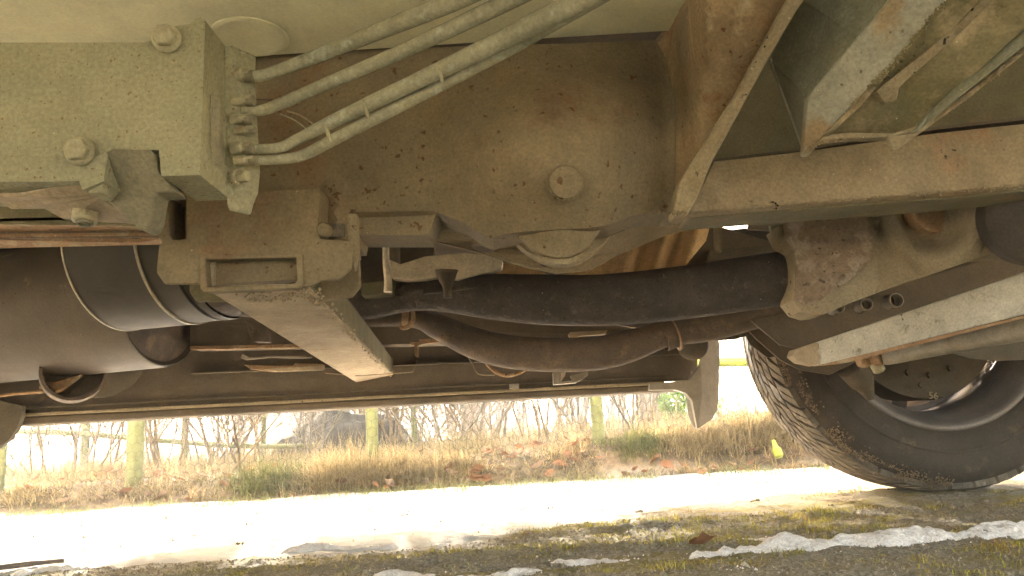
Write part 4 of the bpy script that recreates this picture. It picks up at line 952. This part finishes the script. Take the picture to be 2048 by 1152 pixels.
def tussock(px, pyb, hp, wp, n_, label, Y=2.66, mat=None):
    c = W(px, pyb, Y); c.z = float(ground_z(c.x, c.y)) - .005
    h = .8 * hp * Y / FPX; w_ = wp * Y / FPX
    a = rng.uniform(0, 2 * np.pi, n_); ox = rng.normal(0, .33, n_) * w_ ; oy = rng.normal(.04, .035, n_)
    pts = np.stack([c.x + ox, c.y + oy, ground_z(c.x + ox, c.y + oy) - .003], 1)
    h = h * (.55 + .7 * vnoise(ox + px, oy, .04, 33)) * (1 - .5 * np.clip(np.abs(ox) / w_, 0, 1))
    az = np.where(rng.uniform(0, 1, n_) < .75, rng.normal(-np.pi / 2, .8, n_), a)
    return blades(pts, h * rng.uniform(.6, 1.25, n_), np.abs(rng.normal(.35, .4, n_)) * hp * 1.4 * Y / FPX, .0036, mat or strawm, 'grass_tussock', az=az, label=label, cat='grass tussock', group='overhanging grass tussocks on the verge')
tussock(545, 958, 60, 130, 900, 'greenish tussock left of the middle fence post', mat=greenm)
tussock(690, 966, 85, 170, 1500, 'tall straw tussock at the foot of the middle fence post')
tussock(800, 955, 75, 150, 1100, 'brown tussock just right of the middle fence post')
tussock(905, 948, 45, 120, 700, 'low tussock among brown leaves between the middle and right posts')
tussock(1290, 925, 45, 110, 600, 'low greenish tussock right of the right fence post', mat=greenm)
tussock(1385, 925, 45, 110, 800, 'leaf covered tussock below the splash guard')
tussock(1480, 918, 68, 170, 1500, 'rounded straw tussock to the left of the wheel')
tussock(1590, 915, 65, 130, 900, 'straw tussock half hidden behind the tyre')
tussock(1130, 930, 28, 120, 350, 'thin grass tuft left of the right fence post')
tussock(300, 990, 26, 120, 300, 'thin tuft at the foot of the left fence post')
tussock(20, 985, 32, 140, 600, 'pale tuft at the left border of the picture')

# leaves
leafm = [material('dead_leaf', (.22, .105, .05), (.14, .07, .035), scale=40, bump=.3, trans=.3, grain=.2), material('pale_leaf', (.24, .165, .11), (.17, .11, .07), scale=40, bump=.3, trans=.3, grain=.2)]
leaf_me = []
for v_ in range(4):
    V, F = [], []
    nL = 7; cu = random.uniform(.35, 1.1); asp = random.uniform(.35, .55)
    for i in range(nL):
        t_ = i / (nL - 1); wd = asp * math.sin(math.pi * min(.97, max(.04, t_)) ** .85) * (1 + (.18 if i % 2 else -.08))
        for s_ in (-1, 0, 1): V.append((t_ - .5, s_ * wd, cu * (t_ - .5) ** 2 * 1.2 + abs(s_) * cu * .35 * wd + random.uniform(-.03, .03)))
    for i in range(nL - 1):
        for s_ in (0, 1): F.append((i * 3 + s_, i * 3 + s_ + 1, i * 3 + s_ + 4, i * 3 + s_ + 3))
    for q in range(2):
        me = bpy.data.meshes.new('fallen_leaf'); me.from_pydata(V, [], F); me.materials.append(leafm[q]); leaf_me.append(me)
def leaf(loc, size, label='curled brown leaf lying in the grass of the verge', group='fallen leaves along the verge', me=None):
    o = bpy.data.objects.new('fallen_leaf', me or random.choice(leaf_me)); COL.objects.link(o)
    o.location = loc; o.scale = (size,) * 3; o.rotation_euler = (random.uniform(-.7, .7), random.uniform(-.5, .5), random.uniform(0, 6.28))
    return tag(o, label, 'leaf', group)
for i in range(210):
    x = random.choice([random.uniform(-1.7, 1.5), random.gauss(-.25, .2), random.gauss(.55, .25), random.gauss(-1.35, .25)]); y = random.uniform(2.50, 3.0) - .05 * x + .06 * math.sin(x * 7)
    me_ = random.choice(leaf_me); tone = 'rusty brown' if me_.materials[0] == leafm[0] else 'pale tan'
    pl_ = ('left of the left post' if x < -1.5 else 'beside the left post' if x < -1.1 else 'between left and middle posts' if x < -.75 else 'left of the middle post' if x < -.5 else 'right of the middle post' if x < -.2 else 'between middle and right posts' if x < .1 else 'left of the right post' if x < .35 else 'right of the right post' if x < .6 else 'near the tyre')
    sz = random.uniform(.016, .052); word = 'small' if sz < .036 else 'large'
    leaf((x, y, float(ground_z(x, y)) + random.uniform(.0, .032)), sz, '%s %s fallen leaf on the verge %s' % (word, tone, pl_), 'fallen leaves along the verge', me_)
lf = gp(1398, 1108); leaf((lf.x, lf.y - .03, .016), .05, 'single rusty brown leaf against the left end of the long snow ridge', None, leaf_me[0]) 
for (x, y, s, lb) in ((1080, 935, .06, 'large pale curled leaf on the verge left of the right fence post'), (130, 1010, .05, 'pale leaf at the pavement edge in the lower left')):
    v = W(x, y, 2.58); leaf((v.x, v.y, float(ground_z(v.x, v.y)) + .035), s, lb, None, leaf_me[1])
# bits of debris on the bright pavement
dbm = material('debris', (.10, .08, .04), (.16, .13, .05), scale=30, bump=.2)
n_ = 120; Xg = rng.uniform(-1.5, 1.2, n_); Yg = rng.uniform(1.35, 2.45, n_)
cl = [(x + rng.normal(0, .006), y + rng.normal(0, .005)) for x, y in zip(Xg, Yg) for _ in range(rng.randint(1, 9))]
cl = np.array(cl); octa_cloud(np.stack([cl[:, 0], cl[:, 1], ground_z(cl[:, 0], cl[:, 1]) + .001], 1), rng.uniform(.0012, .004, len(cl)), dbm, 'debris_crumbs', kind='stuff', label='dark crumbs of moss and soil scattered on the pale pavement', cat='debris')
# stick
a = gp(-40, 1148); b = gp(60, 1138); c = gp(128, 1130)
tube('stick', [a + Vector((0, 0, .006)), b + Vector((0, 0, .008)), c + Vector((0, 0, .007))], [.004, .0042, .003], M['exh2'], None, seg=8, bump=.12, label='dark stick lying on the snow crust in the lower left corner', cat='stick')
# stones at the verge foot
stm = material('pink_stone', (.42, .34, .29), (.32, .27, .24), scale=30, bump=.4)
for (px, py, s, lb) in ((250, 1003, 15, 'pinkish stone left of the left fence post foot, larger of two'), (205, 1004, 11, 'smaller pinkish stone at the pavement edge, lower left'), (330, 992, 10, 'small stone just right of the left fence post'), (370, 990, 13, 'flat pale stone right of the left fence post'), (165, 1006, 9, 'dark small stone at the left pavement edge')):
    c = gp(px, py); bm = bmesh.new(); bmesh.ops.create_icosphere(bm, subdivisions=2, radius=s * c.y / FPX)
    for v in bm.verts: v.co = Vector((v.co.x * 1.3, v.co.y, v.co.z * .65)) * random.uniform(.9, 1.08)
    me = bpy.data.meshes.new('stone'); bm.to_mesh(me); bm.free(); me.materials.append(stm); me.polygons.foreach_set('use_smooth', [True] * len(me.polygons))
    o = bpy.data.objects.new('stone', me); o.location = (c.x, c.y, .004); COL.objects.link(o); tag(o, lb, 'stone', 'stones at the foot of the verge')

# ================================================================== FENCES
postm = material('post_green', (.13, .137, .055), (.10, .105, .045), scale=14, bump=.3, grain=.2, c3=(.15, .15, .07), t3=.6)
wirem = material('wire_dark', (.04, .04, .03), (.03, .03, .02), scale=20, bump=0, rough=.4, metal=.5)
fence = empty('wire_fence', (0, 2.9, 0), label='chicken wire fence on yellow green posts along the verge', cat='fence')
def post(px, pyb, wpx, Y, parent, hgt=1.15):
    c = W(px, pyb, Y); z0 = float(ground_z(c.x, c.y)); r_ = wpx / 2 * Y / FPX
    pts = [Vector((c.x, c.y, z0 - .05)), Vector((c.x, c.y, z0 + .3)), Vector((c.x + random.uniform(-.01, .01), c.y, z0 + hgt))]
    return tube('post', pts, r_, postm, parent, seg=20, sub=3)
FY = 2.74
for px, pb, wd in ((-5, 960, 26), (268, 965, 31), (745, 905, 24), (1201, 918, 24), (1690, 900, 24)): post(px, pb, wd, FY, fence)
# hexagonal netting
V, F = [], []
cw, chh = .034, .030; r_ = .0006; x0, x1 = -2.3, 2.3; z0, z1 = .06, .95
segs = []
nxh = int((x1 - x0) / cw); nzh = int((z1 - z0) / (chh * 1.0))
def hx(i, j): return x0 + i * cw, z0 + j * chh
for j in range(nzh):
    for i in range(nxh):
        ox = (j % 2) * cw / 2; cx_ = x0 + i * cw + ox; cz_ = z0 + j * chh
        A_ = (cx_ - cw / 2, cz_ + chh * .3); B_ = (cx_, cz_); C2 = (cx_ + cw / 2, cz_ + chh * .3); D2 = (cx_ + cw / 2, cz_ + chh)
        segs += [(A_, B_), (B_, C2), (C2, D2)]
sg_ = np.array(segs); n_ = len(sg_)
jit = lambda p: np.stack([p[:, 0] + (vnoise(p[:, 0], p[:, 1], .12, 51) - .5) * .012, np.zeros(len(p)) + FY - .035 + (vnoise(p[:, 0], p[:, 1], .2, 52) - .5) * .02, p[:, 1] + (vnoise(p[:, 0], p[:, 1], .15, 53) - .5) * .012], 1)
a = jit(sg_[:, 0]); b = jit(sg_[:, 1]); vs = []
for p_ in (a, b):
    for q in ((0, 1), (.87, -.5), (-.87, -.5)):
        dirv = b - a; dirv /= np.linalg.norm(dirv, axis=1)[:, None]; side = np.stack([-dirv[:, 2], np.zeros(n_), dirv[:, 0]], 1)
        vs.append(p_ + side * q[0] * r_ + np.array([0, 1, 0]) * q[1] * r_)
v = np.stack(vs, 1).reshape(-1, 3); fb = np.array([(0, 1, 4, 3), (1, 2, 5, 4), (2, 0, 3, 5)]); f = ((np.arange(n_) * 6)[:, None, None] + fb[None]).reshape(-1, 4)
raw('netting', v, f, wirem, fence, kind='stuff')
rail_f = empty('rail_fence', (0, 4.4, 0), label='second fence of thin mossy posts and a sagging rail behind the chicken wire', cat='fence')
for px, pb, wd in ((168, 938, 16), (368, 950, 13), (527, 900, 10), (830, 900, 11)): post(px, pb, wd, 4.4, rail_f, 1.0)
tube('rail', [W(20, 862, 4.36), W(168, 868, 4.34), W(368, 885, 4.34), W(527, 893, 4.34), W(640, 890, 4.36)], [.018, .016, .016, .014, .012], postm, rail_f, seg=8, sub=4, bump=.1)
# hi-vis tubes seen between flap and tyre
hv = material('hi_vis_plastic', (.22, .25, .02), (.2, .23, .02), scale=10, bump=.05, rough=.45)
tube('barrier_pole', [W(1300, 726, 3.4), W(1700, 722, 3.4)], .022, hv, None, seg=20, sub=1, label='horizontal yellow green pole seen between splash guard and tyre', cat='pole')
hb = W(1558, 905, 2.5)
lathe('plastic_marker', (hb.x, hb.y, .035), (-.15, .3, 1), [(0, .001), (0, .010), (.006, .015), (.03, .015), (.036, .009), (.06, .006), (.06, .001)], hv, None, seg=28, label='short lime green plastic marker standing beside the tyre at the verge', cat='marker')

# ================================================================== SHRUBS, TREES, HOUSE
twig = material('bare_twig', (.12, .085, .05), (.17, .13, .08), scale=8, bump=0, grain=.2)
twig2 = material('grey_twig', (.16, .14, .11), (.11, .09, .065), scale=8, bump=0, grain=.2)
bark = material('bark_grey', (.20, .165, .12), (.14, .115, .09), scale=20, bump=.6, stretch=(1, 1, .25), c3=(.2, .2, .1), t3=.6)
def branch_net(base, n_stems, hgt, spread, rad, rng_, depth=2):
    V, F = [], []
    def add(p, d, L_, r_, dep):
        n = 4; pts = [p]; q = p.copy(); dd = d.copy()
        for i in range(n):
            dd = (dd + Vector((rng_.gauss(0, .14), rng_.gauss(0, .14), rng_.gauss(.03, .10)))).normalized(); q = q + dd * L_ / n; pts.append(q.copy())
        v, f = tube_arrays(pts, [r_ * (1 - .7 * i / n) for i in range(n + 1)], 3 if r_ < .01 else 7, 1, caps=False)
        o_ = len(V); V.extend(v); F.extend([tuple(o_ + i for i in t) for t in f])
        if dep:
            for i in range(1, n + 1):
                for _ in range(2 if dep > 1 else rng_.randint(1, 3)):
                    nd = (dd + Vector((rng_.uniform(-1, 1), rng_.uniform(-1, 1), rng_.uniform(-.3, .9))) * .9).normalized()
                    add(pts[i], nd, L_ * rng_.uniform(.35, .6), r_ * .5, dep - 1)
    for s in range(n_stems):
        d = Vector((rng_.gauss(0, spread), rng_.gauss(0, spread), 1)).normalized()
        add(base + Vector((rng_.gauss(0, .05), rng_.gauss(0, .05), -.02)), d, hgt * rng_.uniform(.6, 1.1), rad * rng_.uniform(.7, 1.2), depth)
    return V, F
def shrub(px, Y, n_, hgt, spread, rad, label, mat=None, depth=2, seed=0):
    c = W(px, 900, Y); c.z = float(ground_z(c.x, c.y)); r_ = random.Random(seed + int(px))
    V, F = branch_net(c, n_, hgt, spread, rad, r_, depth)
    raw('bare_shrub', np.array([tuple(v) for v in V]), F, mat or twig, label=label, cat='shrub', group='bare shrubs beyond the fence')
shrub(60, 3.6, 5, .9, .35, .006, 'bare shrub at the left border behind the wire fence')
shrub(140, 4.0, 5, 1.0, .3, .007, 'thin bare shrub left of the left fence post')
shrub(330, 3.5, 8, 1.1, .3, .007, 'reddish bare shrub just right of the left fence post')
shrub(420, 4.2, 9, 1.3, .35, .008, 'dense bare shrub halfway between the left and middle posts')
shrub(500, 3.4, 7, 1.0, .45, .006, 'spreading bare shrub in front of the dark mound')
shrub(620, 3.7, 7, 1.0, .5, .006, 'bare arching shrub before the dark mound, left of the middle post', mat=twig2)
shrub(800, 4.0, 10, 1.4, .3, .008, 'upright bare shrub just right of the middle post')
shrub(880, 3.6, 8, 1.2, .4, .006, 'bushy bare shrub in the centre behind the fence', mat=twig2)
shrub(980, 4.4, 12, 1.5, .35, .008, 'thick bare shrub between the centre and the right post')
shrub(1080, 3.6, 8, 1.2, .4, .006, 'fine bare shrub immediately left of the right fence post')
shrub(1160, 5.0, 12, 1.7, .4, .009, 'tall bare shrub behind the right fence post', mat=twig2)
shrub(1250, 3.7, 8, 1.2, .35, .007, 'white twigged bare shrub right of the right fence post', mat=twig2)
shrub(1310, 4.6, 8, 1.4, .35, .007, 'bare shrub in front of the twin tree trunks')
shrub(720, 5.4, 14, 1.7, .5, .009, 'far wide bare shrub behind the dark mound')
shrub(920, 6.0, 16, 2.0, .5, .010, 'far dense bare thicket shrub in the centre background')
shrub(1500, 5.0, 3, 1.6, .2, .006, 'thin bare sapling seen between splash guard and tyre', depth=1)
shrub(200, 3.8, 7, 1.0, .4, .006, 'thin bare shrub touching the left side of the left fence post')
shrub(460, 5.0, 12, 1.4, .5, .008, 'far bare shrub left of the dark mound')
shrub(20, 5.2, 9, 1.4, .4, .008, 'far bare shrub at the left border on the field')
shrub(850, 5.0, 12, 1.5, .45, .008, 'bare shrub standing behind the middle of the gap under the sill')
shrub(250, 5.6, 10, 1.5, .5, .008, 'far bare shrub on the snowy field at the left')
for (px, Y, r_, lb) in ((1298, 5.6, .045, 'grey tree trunk, left one of the pair beside the house'), (1322, 6.0, .06, 'thicker tree trunk, right one of the pair beside the house'), (950, 7.5, .10, 'tree trunk in the centre background'), (480, 7.0, .06, 'slim tree trunk on the snowy field'), (640, 8.5, .11, 'tree trunk behind the dark mound')):
    c = W(px, 860, Y); c.z = float(ground_z(c.x, c.y)) - .1
    t = empty('bare_tree', c, label=lb, cat='tree', group='bare trees in the background')
    tube('trunk', [c, c + Vector((-.03, 0, 1)), c + Vector((-.1, .05, 2.2)), c + Vector((-.05, 0, 4))], [r_ * 1.2, r_, r_ * .8, r_ * .4], bark, t, seg=14, bump=.05)
    rr = random.Random(int(px)); V, F = [], []
    for i in range(16):
        z = .8 + i * .2; d = Vector((rr.gauss(0, 1), rr.gauss(0, 1), .8)).normalized()
        v, f = branch_net(c + Vector((-.04 * z, 0, z)), 1, 1.0, .9, r_ * .25, rr, 1); o_ = len(V); V += v; F += [tuple(o_ + k for k in q) for q in f]
    raw('crown', np.array([tuple(v) for v in V]), F, twig2, t)
rr = random.Random(21); V, F = [], []
for i in range(230):
    px_ = rr.uniform(480, 1330); Y = rr.uniform(6.5, 10); c = W(px_, 860, Y)
    v, f = branch_net(Vector((c.x, Y, float(ground_z(c.x, Y)))), 1, rr.uniform(.8, 1.6), .35, .011, rr, 1); o_ = len(V); V += v; F += [tuple(o_ + k for k in q) for q in f]
raw('thicket', np.array([tuple(v) for v in V]), F, twig2, kind='stuff', label='tangled grey thicket behind the garden heap', cat='thicket')
# dark mound (covered heap)
moundm = material('dark_heap', (.012, .012, .01), (.02, .019, .014), scale=12, bump=.8, bscale=40, c3=(.05, .045, .03), t3=.62)
c = W(690, 880, 5.0); c.z = float(ground_z(c.x, c.y)) - .02
bm = bmesh.new(); bmesh.ops.create_icosphere(bm, subdivisions=5, radius=1)
for v in bm.verts:
    from mathutils import noise as mn
    k_ = 1 + .18 * mn.noise(v.co * 2.2) + .07 * mn.noise(v.co * 7); v.co = Vector((v.co.x * .50 * k_, v.co.y * .35 * k_, max(v.co.z, -.05) * .34 * k_))
me = bpy.data.meshes.new('garden_heap'); bm.to_mesh(me); bm.free(); me.materials.append(moundm); me.polygons.foreach_set('use_smooth', [True] * len(me.polygons))
o = bpy.data.objects.new('garden_heap', me); o.location = c; COL.objects.link(o); tag(o, 'dark rounded garden heap behind the middle fence post', 'heap')
# evergreen bush
c = W(1385, 880, 4.6); c.z = float(ground_z(c.x, c.y)); n_ = 2600
bush = empty('green_bush', c, label='small bright green leafy bush below the splash guard', cat='bush')
d = rng.normal(0, 1, (n_, 3)); d /= np.linalg.norm(d, axis=1)[:, None]; rad = rng.uniform(.5, 1, n_) ** .5
pp = np.array(c) + d * rad[:, None] * np.array([.20, .16, .13]) * (1 + .3 * (vnoise(d[:, 0] * 3, d[:, 2] * 3, 1, 61) - .5))[:, None] + np.array([0, 0, .13])
a = rng.normal(0, 1, (n_, 3)); a /= np.linalg.norm(a, axis=1)[:, None]; b = np.cross(a, d); b /= np.linalg.norm(b, axis=1)[:, None]
s = rng.uniform(.008, .016, n_)[:, None]
v = np.stack([pp - a * s, pp - b * s * .55, pp + a * s, pp + b * s * .55], 1).reshape(-1, 3); f = (np.arange(n_) * 4)[:, None] + np.array([[0, 1, 2, 3]])
raw('foliage', v, f, material('fresh_leaf', (.10, .20, .03), (.16, .26, .05), scale=20, bump=0, trans=.4, grain=.1), bush)
V, F = branch_net(Vector(c), 6, .22, .4, .006, random.Random(5), 1); raw('stem', np.array([tuple(v) for v in V]), F, bark, bush)
# house
hc = W(1372, 840, 60.0)
hz = -.95
house = empty('house', (hc.x, hc.y, hz), label='distant brown house with snow edged roof and red chimney', cat='house')
wallm = material('house_wall', (.16, .12, .10), (.13, .10, .085), scale=3, bump=.1); roofm = material('house_roof', (.22, .14, .11), (.28, .2, .17), scale=2, bump=.2); chim = material('chimney_brick', (.35, .09, .06), (.3, .08, .05), scale=20, bump=.1); wht = material('white_trim', (.75, .75, .75), (.7, .7, .7), scale=5, bump=0)
def hb_(name, x, y, z, sx_, sy_, sz, mat, par): return box(name, (hc.x + x, hc.y + y, hz + z), (sx_, sy_, sz), mat, par, bevel=0)
hb_('wall', .35, 2.2, .6, 4.2, 4, 1.75, wallm, house)
for x in (-.9, .3, 1.5):
    f_ = hb_('window', x, .18, .9, .6, .05, .55, wht, house); hb_('pane', x, .14, .9, .5, .03, .45, M['dark'], f_)
rf = []
X0, X1 = hc.x - 1.9, hc.x + 2.6; ze, zr = hz + 1.45, hz + 2.75
V = [(X0, hc.y - .2, ze), (X1, hc.y - .2, ze), (X1, hc.y + 2.2, zr), (X0, hc.y + 2.2, zr), (X1, hc.y + 4.6, ze), (X0, hc.y + 4.6, ze)]
V = V + [(a_, b_, c_ + .08) for a_, b_, c_ in V]
F = [(0, 1, 2, 3), (3, 2, 4, 5), (6, 9, 8, 7), (9, 11, 10, 8), (0, 6, 7, 1), (5, 4, 10, 11), (0, 3, 9, 6), (3, 5, 11, 9), (1, 7, 8, 2), (2, 8, 10, 4)]
roof = build('roof', V, F, roofm, house)
hb_('gutter', .35, -.24, 1.42, 4.5, .1, .16, wht, house)
hb_('chimney', 1.3, 2.2, 2.9, .45, .45, .9, chim, roof)
# far wooded hedge on the horizon
hm = material('far_hedge_twigs', (.10, .085, .07), (.08, .065, .05), scale=2, bump=.2)
rr = random.Random(11); V, F = [], []
for i in range(190):
    x = rr.uniform(-13, 10); y = rr.uniform(13, 17)
    if x > 2.2 and rr.random() < .75: continue
    v, f = branch_net(Vector((x, y, float(ground_z(x, y)))), 2, rr.uniform(1.0, 2.2), .35, .035, rr, 1); o_ = len(V); V += v; F += [tuple(o_ + k for k in q) for q in f]
raw('far_thicket', np.array([tuple(v) for v in V]), F, hm, kind='stuff', label='far bare thicket on the horizon', cat='thicket')

# ================================================================== ADDED HAZE IN PLACE OF LENS GLARE
hzm = bpy.data.materials.new('glare_haze'); hzm.use_nodes = True; n = hzm.node_tree; N = n.nodes
for q in list(N):
    if q.type != 'OUTPUT_MATERIAL': N.remove(q)
vol = N.new('ShaderNodeVolumePrincipled'); vol.inputs['Density'].default_value = .02; vol.inputs['Color'].default_value = (.95, .95, .93, 1); vol.inputs['Anisotropy'].default_value = .3
n.links.new(vol.outputs[0], N['Material Output'].inputs['Volume'])
hzb = box('haze', (0, 33, 1.5), (80, 90, 6.0), hzm, None, bevel=0); hzb['kind'] = 'stuff'; hzb['label'] = 'added pale haze standing in for lens glare'
